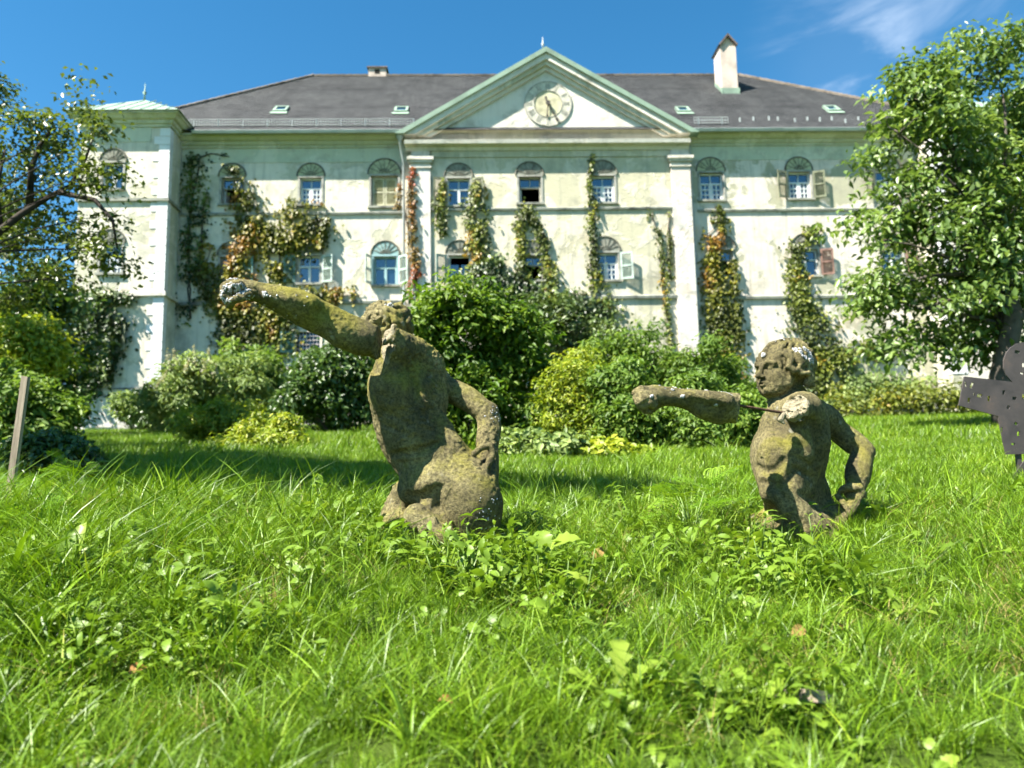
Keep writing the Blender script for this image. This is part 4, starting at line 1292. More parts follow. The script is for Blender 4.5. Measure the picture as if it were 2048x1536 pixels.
def add_fracture(me, test, mat_break):
    """second material on the faces of a break"""
    me.materials.append(mat_break)
    n = len(me.polygons)
    cen = np.zeros(n * 3, np.float32); me.polygons.foreach_get('center', cen); cen = cen.reshape(-1, 3)
    no = np.zeros(n * 3, np.float32); me.polygons.foreach_get('normal', no); no = no.reshape(-1, 3)
    mi = np.where(test(cen, no), 1, 0).astype(np.int32)
    me.polygons.foreach_set('material_index', mi)

def flakes(name, me, regions, parent, mat, size=0.007):
    """crusty lichen flakes growing on a mesh's surface; regions (centre, radius, number, dir or None)"""
    n = len(me.vertices)
    co = np.zeros(n * 3, np.float32); me.vertices.foreach_get('co', co); co = co.reshape(-1, 3)
    no = np.zeros(n * 3, np.float32); me.vertices.foreach_get('normal', no); no = no.reshape(-1, 3)
    Vs, Fs = [], []; base = 0
    for c, r, num, flt in regions:
        d = np.linalg.norm(co - c, axis=1)
        ok = (d < r) & (fbm(co, 60, 3, 2) > .42)
        if flt is not None: ok &= (no @ nrm(np.array(flt, float)) > .15)
        ids = np.flatnonzero(ok)
        if not len(ids): continue
        pr = np.exp(-(d[ids] / r) ** 2 * 1.5); pr /= pr.sum()
        for i in rng.choice(ids, min(num, len(ids) * 2), p=pr):
            nn = no[i] + rng.normal(size=3) * .35; nn /= np.linalg.norm(nn)
            t = np.cross(nn, rng.normal(size=3)); t /= np.linalg.norm(t); b = np.cross(nn, t)
            s_ = size * (.4 + .9 * rng.random()); m = 6
            a = np.linspace(0, 2 * np.pi, m, endpoint=False)
            rad = s_ * (.6 + .6 * rng.random(m))
            ring = co[i] + (np.cos(a) * rad)[:, None] * t + (np.sin(a) * rad)[:, None] * b + nn * (s_ * (.05 + .4 * rng.random(m)))[:, None]
            low = co[i] + (np.cos(a) * rad * .6)[:, None] * t + (np.sin(a) * rad * .6)[:, None] * b - nn * .002
            Vs.append(np.concatenate([ring, low, [co[i] + nn * s_ * .3]]))
            f = []
            for k in range(m):
                j = (k + 1) % m
                f += [(base + k, base + j, base + 2 * m), (base + m + k, base + m + j, base + j), (base + m + k, base + j, base + k)]
            Fs += f; base += 2 * m + 1
    if not Vs: return
    o = link(name, np_mesh(name, np.concatenate(Vs), np.array(Fs)), mat, parent)
    o['kind'] = 'stuff'
    return o

def curls(S, C, axes, rad, n, keep, r0=.0075, wob=.5, length=.06, seed=1, k=.004):
    """locks of hair lying in waves on an ellipsoid skull"""
    g = np.random.default_rng(seed)
    A = np.array(axes)
    made = 0; tries = 0
    while made < n and tries < n * 12:
        tries += 1
        d = nrm(g.normal(size=3))
        if not keep(d): continue
        # flow: from the crown outwards, with sideways waves
        crown = nrm(np.array([-.35, 0, .94]))
        t = d - crown * (d @ crown) * 1.0
        t = nrm(t - d * (t @ d))
        sdir = np.cross(d, t)
        ph = g.random() * 6.28; amp = wob * (.6 + .8 * g.random())
        pts = []; m = 6
        p = d.copy()
        for i in range(m):
            lift = .985 + .045 * math.sin(ph + i * 1.1)
            pts.append(C + (A.T @ (p * rad * lift)))
            stp = (length / (m - 1)) / rad.mean()
            p = nrm(p + t * stp + sdir * amp * stp * math.sin(ph + i * 1.4))
            t = nrm(t - p * (t @ p)); sdir = np.cross(p, t)
        rr = [r0 * (.75 + .5 * g.random())] * m
        rr[-1] *= .5
        S.chain(pts, rr, k)
        made += 1

# ---------------- left figure (its raised left arm broken from the shoulder)
YA = 2.70
def c1(cx, cy, dy=0.0): return at(420 + cx / 2.648, 530 + cy / 2.648, YA + dy)
def q1(r): return r / 2.648 * YA / F_PX
SA = SDF()
tor = [(985, 470, 100), (1018, 560, 158), (1038, 700, 196), (1065, 850, 202), (1132, 985, 194), (1245, 1100, 200), (1330, 1220, 190)]
SA.chain([c1(x, y, .055) for x, y, r in tor], [q1(r) / 1.05 for x, y, r in tor], .05, ax=LV, ks=1.04, fine=3)
SA.ball(c1(965, 425, -.06), q1(82), .05)                         # left shoulder, near
SA.chain([c1(965, 425, -.06), c1(1075, 470, .02), c1(1150, 560, .12)], [q1(72), q1(95), q1(100)], .05)   # shoulder girdle
SA.ell(c1(935, 640, -.03), (FV, LV, UP), (q1(95), q1(110), q1(130)), .05)   # chest
SA.chain([c1(1165, 540, .06), c1(1180, 700, .06)], [q1(70), q1(75)], .05)   # shoulder blade
SA.ell(c1(1395, 1265, -.05), (FV, LV, UP), (q1(150), q1(130), q1(165)), .04)   # near buttock
SA.ell(c1(1430, 1270, .14), (FV, LV, UP), (q1(125), q1(120), q1(160)), .04)
SA.cap(c1(1330, 1190, .0), c1(1360, 1420, .02), q1(165), q1(175), .05)
SA.cap(c1(1075, 1190, -.02), c1(1180, 1180, -.06), q1(80), q1(90), .05)     # belly over the thigh
SA.cap(c1(1090, 1330, -.15), c1(1230, 1450, -.17), q1(62), q1(72), .015)    # short stump of the near leg
SA.cap(c1(1150, 1310, -.08), c1(1190, 1400, -.08), q1(60), q1(70), .02)
SA.cap(c1(1030, 1200, .10), c1(965, 1360, .12), q1(66), q1(80), .03)        # far thigh
SA.cap(c1(1000, 1400, .05), c1(1350, 1500, .0), q1(90), q1(110), .05)
for path, r, dp, k in (([(1120, 500), (1155, 620), (1180, 760), (1225, 880), (1310, 985)], .020, .009, .030),      # furrow of the back
                       ([(965, 1000), (1050, 1000), (1140, 975), (1230, 935)], .012, .008, .018),                 # waist fold
                       ([(1000, 1050), (1080, 1050), (1160, 1030)], .010, .004, .016),
                       ([(1045, 1225), (1110, 1235), (1180, 1205), (1210, 1180)], .016, .009, .026),              # crease over the thigh
                       ([(1205, 1190), (1200, 1280), (1235, 1370)], .015, .010, .024),                           # crease under the buttock
                       ([(905, 690), (970, 720), (1040, 770)], .010, .0035, .014), ([(905, 770), (980, 800), (1050, 845)], .010, .004, .014), ([(925, 850), (1000, 880), (1065, 915)], .010, .004, .014),   # ribs
                       ([(1060, 560), (1085, 650), (1100, 730)], .016, .005, .025), ([(935, 560), (960, 620), (950, 690)], .018, .006, .025)):
    carve(SA, c1, path, r, dp, k)
for path, r, dp in (([(1090, 570), (1120, 640), (1125, 720)], .03, .010), ([(1245, 860), (1290, 960)], .025, .006), ([(1000, 640), (1010, 720)], .03, .007)):
    carve(SA, c1, path, r, dp, .035, True)
# neck, head turned away behind the raised arm
SA.cap(c1(1000, 430, .05), c1(965, 350, .06), q1(80), q1(70), .03)
HC = c1(940, 312, .08); hr = np.array([q1(140), q1(118), q1(120)])
HF = nrm(np.array([-.95, .25, .12])); HL = nrm(np.cross(UP, HF)); HU = np.cross(HF, HL)
SA.ell(HC, (HF, HL, HU), hr * .92, .02)
SA.ell(c1(870, 330, .08), (HF, HL, HU), (q1(80), q1(75), q1(85)), .03)
curls(SA, HC, (HF, HL, HU), hr * .97, 34, lambda d: d[0] < .6 and d[2] > -.7, .0115, 1.7, .080, 3, .0025)
# right arm akimbo, elbow thrown back, hand on the hip
arm = [(1160, 590, .13, 76), (1250, 650, .13, 68), (1360, 705, .12, 70), (1452, 780, .10, 62), (1480, 850, .09, 66), (1470, 940, .06, 64), (1472, 1020, .04, 52)]
SA.chain([c1(x, y, d) for x, y, d, r in arm], [q1(r) for x, y, d, r in arm], .02, fine=3)
SA.ball(c1(1488, 770, .10), q1(40), .02)
SA.chain([c1(1475, 1020, .03), c1(1480, 1090, .01), c1(1480, 1150, .0)], [q1(50), q1(52), q1(46)], .02)
SA.chain([c1(1400, 1000, -.03), c1(1440, 965, -.035), c1(1485, 958, -.03), c1(1500, 1000, -.03), c1(1480, 1045, -.04), c1(1455, 1085, -.05), c1(1470, 1130, -.055)], [q1(15), q1(17), q1(19), q1(20), q1(20), q1(22), q1(24)], .006)
for k, (x, y) in enumerate(((1440, 1120), (1462, 1140), (1484, 1150), (1500, 1140))):
    SA.chain([c1(1475 + k * 6, 1075, -.01), c1(x, y, -.05), c1(x - 8, y + 45, -.055)], [q1(20), q1(20), q1(17)], .006)
SA.chain([c1(1395, 1030, -.02), c1(1425, 1050, -.04)], [q1(16), q1(18)], .006)
# the break at the shoulder
cutp = c1(938, 400, -.06)
SA.cut(cutp, (-.80, -.55, .12), .004, .008, (c1(900, 400, -.08), .125))
# splinters left standing at the rim of the break
for pts in (((975, 330), (962, 390), (950, 440)), ((960, 380), (930, 410), (905, 432)), ((985, 350), (975, 400), (968, 430))):
    SA.chain([c1(x, y, -.115) for x, y in pts], [q1(20), q1(17), q1(3)], .004)

base_a = c1(1250, 1400)
ST_A = empty('stone_statue', (base_a[0], YA, zg1(base_a[0], YA)), 0,
             'mossy stone figure turned away, raised arm stretched out to upper left, cracked at shoulder', 'statue', 'broken stone figures in the grass')
def put(me, parent, name, mat):
    o = link(name, me, None, parent)
    me.materials.append(mat) if len(me.materials) == 0 else None
    o.matrix_parent_inverse = Matrix.Translation(parent.location).inverted()
    return o
meA = SA.mesh('body', .0040, .0036, 1)
meA.materials.append(M['stone'])
add_fracture(meA, lambda c, n: (np.linalg.norm(c - c1(945, 395, -.1), axis=1) < .085) & (n @ nrm(np.array([-.80, -.55, .12])) > .55), M['fracture'])
put(meA, ST_A, 'body', None)
SB = SDF()
armp = [(905, 425, -.115, 84), (872, 408, -.125, 85), (725, 344, -.165, 91), (600, 288, -.20, 92), (470, 222, -.235, 90), (360, 178, -.265, 72), (240, 138, -.295, 50)]
SB.chain([c1(x, y, d) for x, y, d, r in armp], [q1(r) * (YA + d) / YA for x, y, d, r in armp], .03, fine=4)
SB.chain([c1(520, 215, -.26), c1(420, 190, -.285), c1(330, 165, -.30)], [q1(55), q1(50), q1(30)], .03)      # forearm muscle, upper edge
SB.chain([c1(700, 372, -.19), c1(790, 405, -.165)], [q1(62), q1(66)], .03)
SB.chain([c1(640, 262, -.255), c1(570, 250, -.27)], [q1(8), q1(10)], .03, True)
SB.chain([c1(560, 330, -.28), c1(470, 270, -.31), c1(380, 215, -.33)], [q1(5), q1(9), q1(5)], .03, True)
SB.ell(c1(150, 130, -.31), (FV, LV, UP), (q1(82), q1(55), q1(52)), .03)
for k, (dy, x0, xe, ye) in enumerate(((-.345, 110, 88, 205), (-.327, 104, 82, 212), (-.308, 100, 80, 208), (-.292, 104, 88, 195))):
    SB.chain([c1(x0 + 40, 105 + 4 * k, dy), c1(x0 - 15, 130, dy), c1(xe - 2, 165, dy), c1(xe + 22, ye, dy + .004)], [q1(26), q1(26), q1(24), q1(18)], .006)
SB.chain([c1(200, 160, -.335), c1(150, 178, -.355), c1(115, 190, -.35)], [q1(22), q1(20), q1(16)], .008)
SB.cut(c1(893, 400, -.12), (.84, -.05, -.10), .004, .008)
meB = SB.mesh('raised_arm', .0034, .0022, 4)
meB.materials.append(M['stone'])
add_fracture(meB, lambda c, n: (n @ nrm(np.array([.84, -.05, -.1])) > .6) & (c[:, 0] > c1(870, 400, -.12)[0]), M['stone_b'])
put(meB, ST_A, 'raised_arm', None)
inv = Matrix.Translation(ST_A.location).inverted()
fl = flakes('lichen', meB, [(c1(95, 145, -.36), .036, 150, (-.4, -.8, -.1)), (c1(165, 125, -.355), .020, 80, None), (c1(200, 165, -.33), .022, 40, (0, -1, 0)), (c1(527, 205, -.28), .014, 30, None), (c1(300, 160, -.31), .015, 16, None),
                            (c1(450, 200, -.27), .10, 16, None), (c1(120, 75, -.33), .018, 12, None)], ST_A, M['lichen'], .0042)
fl.matrix_parent_inverse = inv
fl = flakes('lichen', meA, [(c1(945, 210, .02), .018, 40, None), (c1(1500, 800, .08), .04, 30, (.9, -.2, .1)), (c1(1480, 1310, -.1), .07, 30, (.8, -.5, .2))], ST_A, M['lichen'], .0032)
fl.matrix_parent_inverse = inv

# ---------------- right figure (forearm held out on a bent bar)
YC = 2.80
def c2(cx, cy, dy=0.0): return at(1240 + cx / 3.0714, 660 + cy / 3.0714, YC + dy)
def q2(r): return r / 3.0714 * YC / F_PX
SC = SDF()
tor = [(1085, 530, 125), (1060, 640, 184), (1048, 745, 222), (1062, 860, 222), (1098, 985, 214), (1165, 1100, 228), (1205, 1230, 230), (1210, 1330, 230)]
SC.chain([c2(x, y, .03) for x, y, r in tor], [q2(r) / 1.05 for x, y, r in tor], .05, ax=LV, ks=1.14, fine=3)
SC.ell(c2(935, 775, -.03), (FV, LV, UP), (q2(95), q2(125), q2(135)), .06)          # left breast muscle
SC.ell(c2(915, 775, .10), (FV, LV, UP), (q2(75), q2(100), q2(130)), .06)
fn_ = nrm(np.array([.66, -.74, -.13]))
SC.cut(c2(1060, 860, .03) + fn_ * .088, fn_, .035, 0, (c2(1080, 900, 0), .55))      # flat, turned-away flank
SC.ball(c2(868, 782, -.105), q2(9), .006)                                         # nipple
SC.ball(c2(1130, 490, -.05), q2(105), .04)                                       # left shoulder
SC.cap(c2(1120, 490, -.06), c2(1085, 482, -.12), q2(96), q2(84), .03)            # stump of the arm, towards camera-left
SC.chain([c2(1090, 500, .0), c2(1190, 500, .08), c2(1260, 560, .14)], [q2(90), q2(85), q2(95)], .04)
SC.chain([c2(1000, 500, .0), c2(940, 560, .02)], [q2(70), q2(60)], .05)           # collar bone
SC.cap(c2(960, 930, -.04), c2(1010, 990, -.06), q2(100), q2(80), .05)            # ribs over the belly
SC.chain([c2(1010, 1000, -.09), c2(1100, 1130, -.10), c2(1150, 1200, -.1)], [q2(55), q2(70), q2(60)], .05)
SC.cap(c2(1330, 1190, .04), c2(1350, 1340, .04), q2(105), q2(120), .05)          # buttock
SC.cap(c2(1120, 1300, .0), c2(1240, 1460, .0), q2(210), q2(230), .05)
SC.chain([c2(1000, 1170, .10), c2(860, 1210, .10), c2(745, 1290, .08)], [q2(110), q2(92), q2(80)], .03)   # far thigh, pushed forward
SC.chain([c2(900, 1230, .02), c2(960, 1340, .0)], [q2(70), q2(80)], .03)
SC.chain([c2(1200, 560, -.02), c2(1215, 680, -.03), c2(1200, 800, -.01)], [q2(70), q2(72), q2(60)], .05)
# grooves: rib arch, flank, groin
for path, r, dp, k in (([(838, 840), (890, 872), (960, 862), (1005, 800)], .013, .007, .018),          # under the breast muscle
                       ([(870, 935), (940, 962), (1010, 945), (1050, 890)], .013, .007, .018),          # rib arch
                       ([(985, 980), (1030, 1060), (1075, 1150), (1110, 1220)], .013, .007, .018),      # groin line
                       ([(925, 1090), (960, 1170), (1000, 1260)], .014, .010, .018),
                       ([(1070, 690), (1130, 720), (1190, 760)], .010, .004, .014), ([(1065, 770), (1130, 800), (1190, 835)], .010, .004, .014), ([(1070, 850), (1130, 880), (1185, 910)], .010, .004, .014),
                       ([(1180, 560), (1215, 680), (1210, 800)], .016, .006, .025), ([(1120, 1010), (1200, 1050), (1280, 1110)], .014, .006, .02), ([(930, 590), (990, 640), (1020, 700)], .014, .004, .02)):
    carve(SC, c2, path, r, dp, k)
q_ = surf(SC, c2, 968, 1065); SC.ball(q_, .006, .008, True)                      # navel
for path, r, dp in (([(1100, 620), (1130, 760)], .03, .007), ([(1010, 1010), (1040, 1100)], .022, .006), ([(905, 1010), (930, 1080)], .022, .006), ([(1330, 1130), (1370, 1220)], .03, .008)):
    carve(SC, c2, path, r, dp, .03, True)
# neck and head: local head frame, metres from the centre
SC.chain([c2(1060, 520, .03), c2(985, 420, .03)], [q2(95), q2(78)], .03)
SC.chain([c2(1110, 490, .03), c2(1060, 390, .035)], [q2(88), q2(74)], .03)
H0 = c2(995, 243, .02)
hf = nrm(np.array([-.93, -.36, .03])); hl = nrm(np.cross(UP, hf)); hu = np.cross(hf, hl)
HS = 1.01
def hp(f, s, u): return H0 + HS * (hf * f + hl * s + hu * u)
AX = (hf, hl, hu)
SC.ell(hp(-.012, 0, .022), AX, np.array([.092, .074, .080]) * HS, .02)
SC.ell(hp(.032, 0, -.030), AX, np.array([.058, .056, .070]) * HS, .02)
SC.ell(hp(.048, 0, -.066), AX, np.array([.040, .042, .034]) * HS, .015)
SC.ball(hp(.078, 0, -.083), .0155 * HS, .012)
SC.chain([hp(.005, .050, -.025), hp(.022, .050, -.060), hp(.055, .030, -.082)], [.018 * HS, .016 * HS, .014 * HS], .02)   # jaw line
SC.chain([hp(.005, -.050, -.025), hp(.022, -.050, -.060), hp(.055, -.030, -.082)], [.018 * HS, .016 * HS, .014 * HS], .02)
for sg in (1, -1):
    SC.ell(hp(.058, sg * .036, -.030), AX, np.array([.022, .020, .022]) * HS, .02)
    SC.ell(hp(.046, sg * .036, -.050), AX, np.array([.030, .022, .034]) * HS, .02)                         # cheek bone
    SC.ell(hp(.092, sg * .029, -.002), AX, np.array([.020, .019, .0125]) * HS, .008, True)                 # eye socket
    SC.ball(hp(.0725, sg * .030, -.003), .0115 * HS, .002)
    SC.chain([hp(.078, sg * .014, .002), hp(.0845, sg * .028, .0075), hp(.074, sg * .046, .001)], [.0035 * HS] * 3, .003)   # lid
    SC.chain([hp(.086, sg * .009, .010), hp(.088, sg * .030, .0185), hp(.074, sg * .050, .013)], [.0075 * HS, .0085 * HS, .007 * HS], .008)   # brow
    SC.ball(hp(.0965, sg * .0105, -.0335), .0075 * HS, .005)
    SC.ball(hp(.0995, sg * .0065, -.0405), .0032 * HS, .003, True)
SC.chain([hp(.085, 0, .012), hp(.098, 0, -.012), hp(.1085, 0, -.0305)], [.0085 * HS, .0085 * HS, .0105 * HS], .006)
SC.chain([hp(.0865, .021, -.0565), hp(.0965, 0, -.0515), hp(.0865, -.021, -.0565)], [.003 * HS, .0055 * HS, .003 * HS], .004)
SC.chain([hp(.086, .018, -.0605), hp(.0945, 0, -.0655), hp(.086, -.018, -.0605)], [.003 * HS, .0065 * HS, .003 * HS], .004)
SC.chain([hp(.0920, .017, -.0592), hp(.1020, 0, -.0588), hp(.0920, -.017, -.0592)], [.0010, .0014, .0010], .002, True)
SC.chain([hp(.094, .010, -.0745), hp(.0965, 0, -.0755), hp(.094, -.010, -.0745)], [.004, .005, .004], .008, True)
# hair: cap, swept locks over the brow, deep curls over the ear and at the nape
hr2 = np.array([.099, .086, .088]) * HS
hc2 = hp(-.022, 0, .028)
SC.ell(hp(-.034, 0, .026), AX, np.array([.088, .083, .084]) * HS, .006)
curls(SC, hc2, AX, hr2, 60, lambda d: d[2] > .25 and d[0] < .72, .0066, .35, .085, 11, .0025)
curls(SC, hc2, AX, hr2 * np.array([1.0, 1.0, 1.0]), 30, lambda d: -.75 < d[2] < .3 and d[0] < .35, .0112, 1.6, .070, 12, .0025)
for sg in (1, -1):
    base = [(.045, .074, .045), (.030, .084, .022), (.040, .083, -.002), (.022, .088, -.018), (.0, .090, -.012)]
    SC.chain([hp(f, sg * s_, u) for f, s_, u in base], [.010 * HS, .012 * HS, .011 * HS, .011 * HS, .008 * HS], .003)
    SC.chain([hp(f - .035, sg * (s_ + .003), u - .012) for f, s_, u in base], [.010 * HS, .012 * HS, .012 * HS, .011 * HS, .008 * HS], .003)
    SC.chain([hp(-.045, sg * .082, -.01), hp(-.06, sg * .078, -.04), hp(-.050, sg * .074, -.058), hp(-.075, sg * .066, -.062)], [.014 * HS, .016 * HS, .015 * HS, .011 * HS], .006)
    SC.ball(hp(.012, sg * .090, .006), .0075 * HS, .004, True)
    SC.ball(hp(-.028, sg * .094, -.004), .0075 * HS, .004, True)
    SC.ball(hp(-.018, sg * .088, -.038), .013 * HS, .008, True)
# right arm akimbo
arm = [(1250, 545, .14, 92), (1345, 625, .14, 72), (1430, 690, .13, 76), (1495, 740, .11, 62), (1480, 800, .10, 72), (1462, 880, .07, 78), (1450, 945, .05, 62)]
SC.chain([c2(x, y, d) for x, y, d, r in arm], [q2(r) for x, y, d, r in arm], .02, fine=3)
SC.ball(c2(1530, 745, .11), q2(32), .02)
SC.ell(c2(1432, 990, .01), (FV, LV, UP), (q2(62), q2(48), q2(60)), .015)
SC.chain([c2(1360, 985, -.01), c2(1400, 965, -.03), c2(1470, 968, -.035), c2(1490, 1010, -.03)], [q2(20), q2(24), q2(26), q2(24)], .008)
for k in range(4):
    SC.chain([c2(1470 - k * 18, 1010 + k * 8, -.03 + k * .004), c2(1450 - k * 12, 1075 + k * 6, -.045), c2(1425 - k * 7, 1120 + k * 8, -.045), c2(1430 - k * 3, 1150 + k * 6, -.04)], [q2(22), q2(21), q2(19), q2(16)], .005)
SC.chain([c2(1340, 1020, -.01), c2(1370, 1060, -.03), c2(1400, 1105, -.04)], [q2(18), q2(18), q2(16)], .006)
# break of the upper arm: a pale face turned left and to the camera
bn = nrm(np.array([-.70, -.66, .30]))
SC.cut(c2(1082, 487, -.135), bn, .004, .016, (c2(1050, 485, -.16), .10))
SC.cut(c2(1110, 560, -.13), (-.30, -.75, -.60), .004, .012, (c2(1070, 540, -.16), .06))
SC.cut(c2(1060, 400, -.10), (-.35, -.30, .88), .004, .010, (c2(1060, 420, -.14), .05))
SC.chain([c2(1000, 525, -.14), c2(985, 550, -.15), c2(1010, 578, -.155)], [q2(22), q2(18), q2(5)], .004)
meC = SC.mesh('body', .0036, .0020, 2)
meC.materials.append(M['stone_b'])
add_fracture(meC, lambda c, n: (np.linalg.norm(c - c2(1062, 495, -.15), axis=1) < .066) & ((c - c2(1082, 487, -.135)) @ bn > -.022) & (n @ bn > .1), M['fracture'])
base_c = c2(1190, 1330)
ST_C = empty('stone_statue', (base_c[0], YC, zg1(base_c[0], YC)), 0,
             'brown stone figure with face in profile, forearm held out on a rusty bar', 'statue', 'broken stone figures in the grass')
put(meC, ST_C, 'body', None)
SD = SDF()
fa = [(790, 482, -.215, 92), (700, 480, -.225, 94), (560, 462, -.245, 86), (420, 430, -.265, 62), (320, 408, -.28, 58)]
SD.chain([c2(x, y, d) for x, y, d, r in fa], [q2(r) * (YC + d) / YC for x, y, d, r in fa], .03, fine=4)
SD.chain([c2(640, 440, -.285), c2(540, 420, -.30), c2(440, 400, -.30)], [q2(48), q2(44), q2(30)], .03)
SD.chain([c2(620, 490, -.31), c2(520, 470, -.32), c2(420, 440, -.32)], [q2(5), q2(8), q2(5)], .03, True)
SD.chain([c2(600, 520, -.25), c2(500, 490, -.27)], [q2(48), q2(40)], .03)
SD.ell(c2(215, 405, -.295), (FV, LV, UP), (q2(88), q2(60), q2(62)), .03)
for k, (y0, y1, x1, dy) in enumerate(((368, 405, 92, -.31), (395, 440, 98, -.332), (420, 468, 112, -.342), (445, 490, 140, -.338))):
    SD.chain([c2(200, y0 + 12, dy + .012), c2(x1 + 38, y0, dy - .006), c2(x1 + 4, (y0 + y1) / 2, dy), c2(x1 + 14, y1 + 4, dy + .01), c2(x1 + 45, y1 + 12, dy + .02)], [q2(30), q2(25), q2(23), q2(20), q2(17)], .004)
    SD.chain([c2(240, y0 + 32, dy - .01), c2(x1 + 20, y0 + 26, dy - .03)], [q2(5), q2(10)], .005, True)
SD.chain([c2(250, 440, -.27), c2(200, 480, -.285), c2(160, 492, -.295)], [q2(26), q2(24), q2(20)], .008)
SD.cut(c2(722, 478, -.22), (.96, -.16, -.20), .004, .008)
meD = SD.mesh('broken_forearm', .0032, .0013, 6)
meD.materials.append(M['stone_b'])
put(meD, ST_C, 'broken_forearm', None)
rb = MB()
pa, pb = Vector(c2(690, 457, -.225)), Vector(c2(1010, 510, -.14))
ptsr = [pa.lerp(pb, k / 60) for k in range(61)]
rb.tube(ptsr, [q2(8.5) if k % 2 else q2(7) for k in range(61)], 8)
o = rb.build('reinforcing_bar', M['rebar'], ST_C); o.matrix_parent_inverse = Matrix.Translation(ST_C.location).inverted()
inv = Matrix.Translation(ST_C.location).inverted()
fl = flakes('lichen', meC, [(c2(1130, 140, -.05), .030, 300, None), (c2(1090, 120, -.05), .02, 110, None), (c2(1170, 180, -.04), .02, 90, None), (c2(985, 78, .02), .03, 60, (0, 0, 1)), (c2(862, 150, -.02), .020, 60, None), (c2(850, 185, -.06), .012, 26, None)], ST_C, M['lichen'], .0038)
fl.matrix_parent_inverse = inv
fl = flakes('lichen', meD, [(c2(285, 385, -.335), .017, 90, None), (c2(185, 400, -.35), .011, 50, None), (c2(390, 408, -.315), .011, 34, None), (c2(585, 445, -.30), .013, 50, None), (c2(525, 385, -.29), .011, 30, None), (c2(320, 350, -.3), .06, 24, (0, 0, 1)), (c2(650, 375, -.25), .05, 14, (0, 0, 1))], ST_C, M['lichen'], .0038)
fl.matrix_parent_inverse = inv
# ------------------------------------------------------------------ climbing plants on the house
def leaf_tint(n, clump, w=.55):
    return np.clip(clump * w + rng.random(n) * (1 - w), 0, 1)

def vine(label, paths, plane, mat, leaf=.15, dens=1.0, depth=.22, stem=True, group='creepers on the house walls', name='wall_creeper', bald=0.0, cat='creeper'):
    """paths: lists of (px, py, half width px) running over the wall; leaves grow outwards from it"""
    P = []; Tn = []; st = MB()
    mpp = 32.0 / F_PX
    for path in paths:
        loc = [(*fb(px, py, plane), w * mpp * 1.38) for px, py, w in path]
        for (x0, z0, w0), (x1, z1, w1) in zip(loc[:-1], loc[1:]):
            L = math.hypot(x1 - x0, z1 - z0)
            n = max(2, int(L * (w0 + w1) * 230 * dens * (.15 / leaf) ** 1.4))
            t = rng.random(n); w = w0 + (w1 - w0) * t
            # clump
            g = rng.normal(size=(n, 2)) * .5
            q = np.stack([x0 + (x1 - x0) * t + g[:, 0] * w, plane - .03 - depth * rng.random(n) ** 1.3 * np.exp(-g[:, 0] ** 2), z0 + (z1 - z0) * t + g[:, 1] * w * .6], 1)
            keep = fbm(q * np.array([1, .2, 1]), 1.6, 21, 3) + .12 * rng.random(n) > .40 + bald * .14
            P.append(q[keep])
        if stem:
            for s_ in range(2):
                pts = []
                for (x, z, w) in loc:
                    pts.append((x + rng.normal() * w * .4, plane - .03 - .02 * s_, z))
                fin = []
                for a, b in zip(pts[:-1], pts[1:]):
                    for k in range(4): fin.append(Vector(a).lerp(Vector(b), k / 4) + Vector((rng.normal() * .05, 0, rng.normal() * .05)))
                fin.append(Vector(pts[-1]))
                st.tube(fin, [.035 - .025 * i / len(fin) for i in range(len(fin))], 5)
    P = np.concatenate(P)
    n = len(P)
    N = nrm(rng.normal(size=(n, 3)) * .55 + np.array([-.2, -1.0, .55]))
    cl = fbm(P, 1.1, 33, 2)
    tint = np.clip((cl - .5) * 2.4 + .42 + rng.normal(size=n) * .13, 0, 1)
    x, z = P[:, 0].mean(), P[:, 2].min()
    root = empty(name, tuple(to_world(x, plane, 0.0)), YAW, label, cat, group)
    off = np.array([x, plane, 0.0])
    loc = P - off
    me = leaf_mesh('leaves', loc, N, leaf * .88 * (.6 + .8 * rng.random(n)), tint, .85, True, 1.2, .06)
    o = link('foliage', me, M[mat], root)
    if stem:
        sm = st.mesh('stem', True); sm.transform(Matrix.Translation(-Vector(off)))
        link('stem', sm, M['bark'], root)
    return root

vine('dark ivy climbing the shaded corner beside the tower', [[(372, 640, 20), (378, 520, 20), (384, 400, 20), (388, 318, 20), (430, 308, 10), (460, 314, 5)], [(395, 560, 14), (405, 460, 10), (415, 380, 7)]], 0, 'ivy', .15, .55, .2, bald=.5)
vine('golden creeper reaching up beside the dark open window at the top', [[(520, 800, 26), (500, 700, 40), (480, 600, 44), (470, 540, 30), (505, 470, 26), (490, 420, 28), (492, 370, 15), (478, 342, 8), (448, 330, 5)],
     [(500, 690, 30), (560, 620, 40), (640, 590, 30), (700, 590, 22)], [(480, 640, 30), (425, 600, 20), (410, 540, 16), (418, 490, 12)]], 0, 'creeper', .16, 1.0, .3)
vine('thick reddish gold creeper mass under the second upper window', [[(560, 560, 18), (555, 500, 26), (600, 462, 48), (612, 432, 38), (590, 415, 20)], [(640, 500, 12), (650, 450, 8), (655, 420, 6)], [(560, 500, 26), (530, 470, 22), (505, 440, 16)]], 0, 'creeper', .17, 1.5, .4)
vine('green creeper hanging over the grilled ground floor windows', [[(560, 700, 34), (545, 640, 40), (600, 610, 26)], [(470, 760, 30), (460, 660, 22)], [(540, 800, 22), (548, 720, 26)]], 0, 'creeper_green', .15, .85, .25)
vine('thin red creeper climbing beside the white downpipe', [[(838, 600, 12), (830, 520, 9), (826, 440, 9), (822, 370, 6), (824, 335, 5)], [(795, 420, 5), (800, 370, 4)]], RIS - .1, 'creeper_red', .14, 1.0, .12, bald=.6)
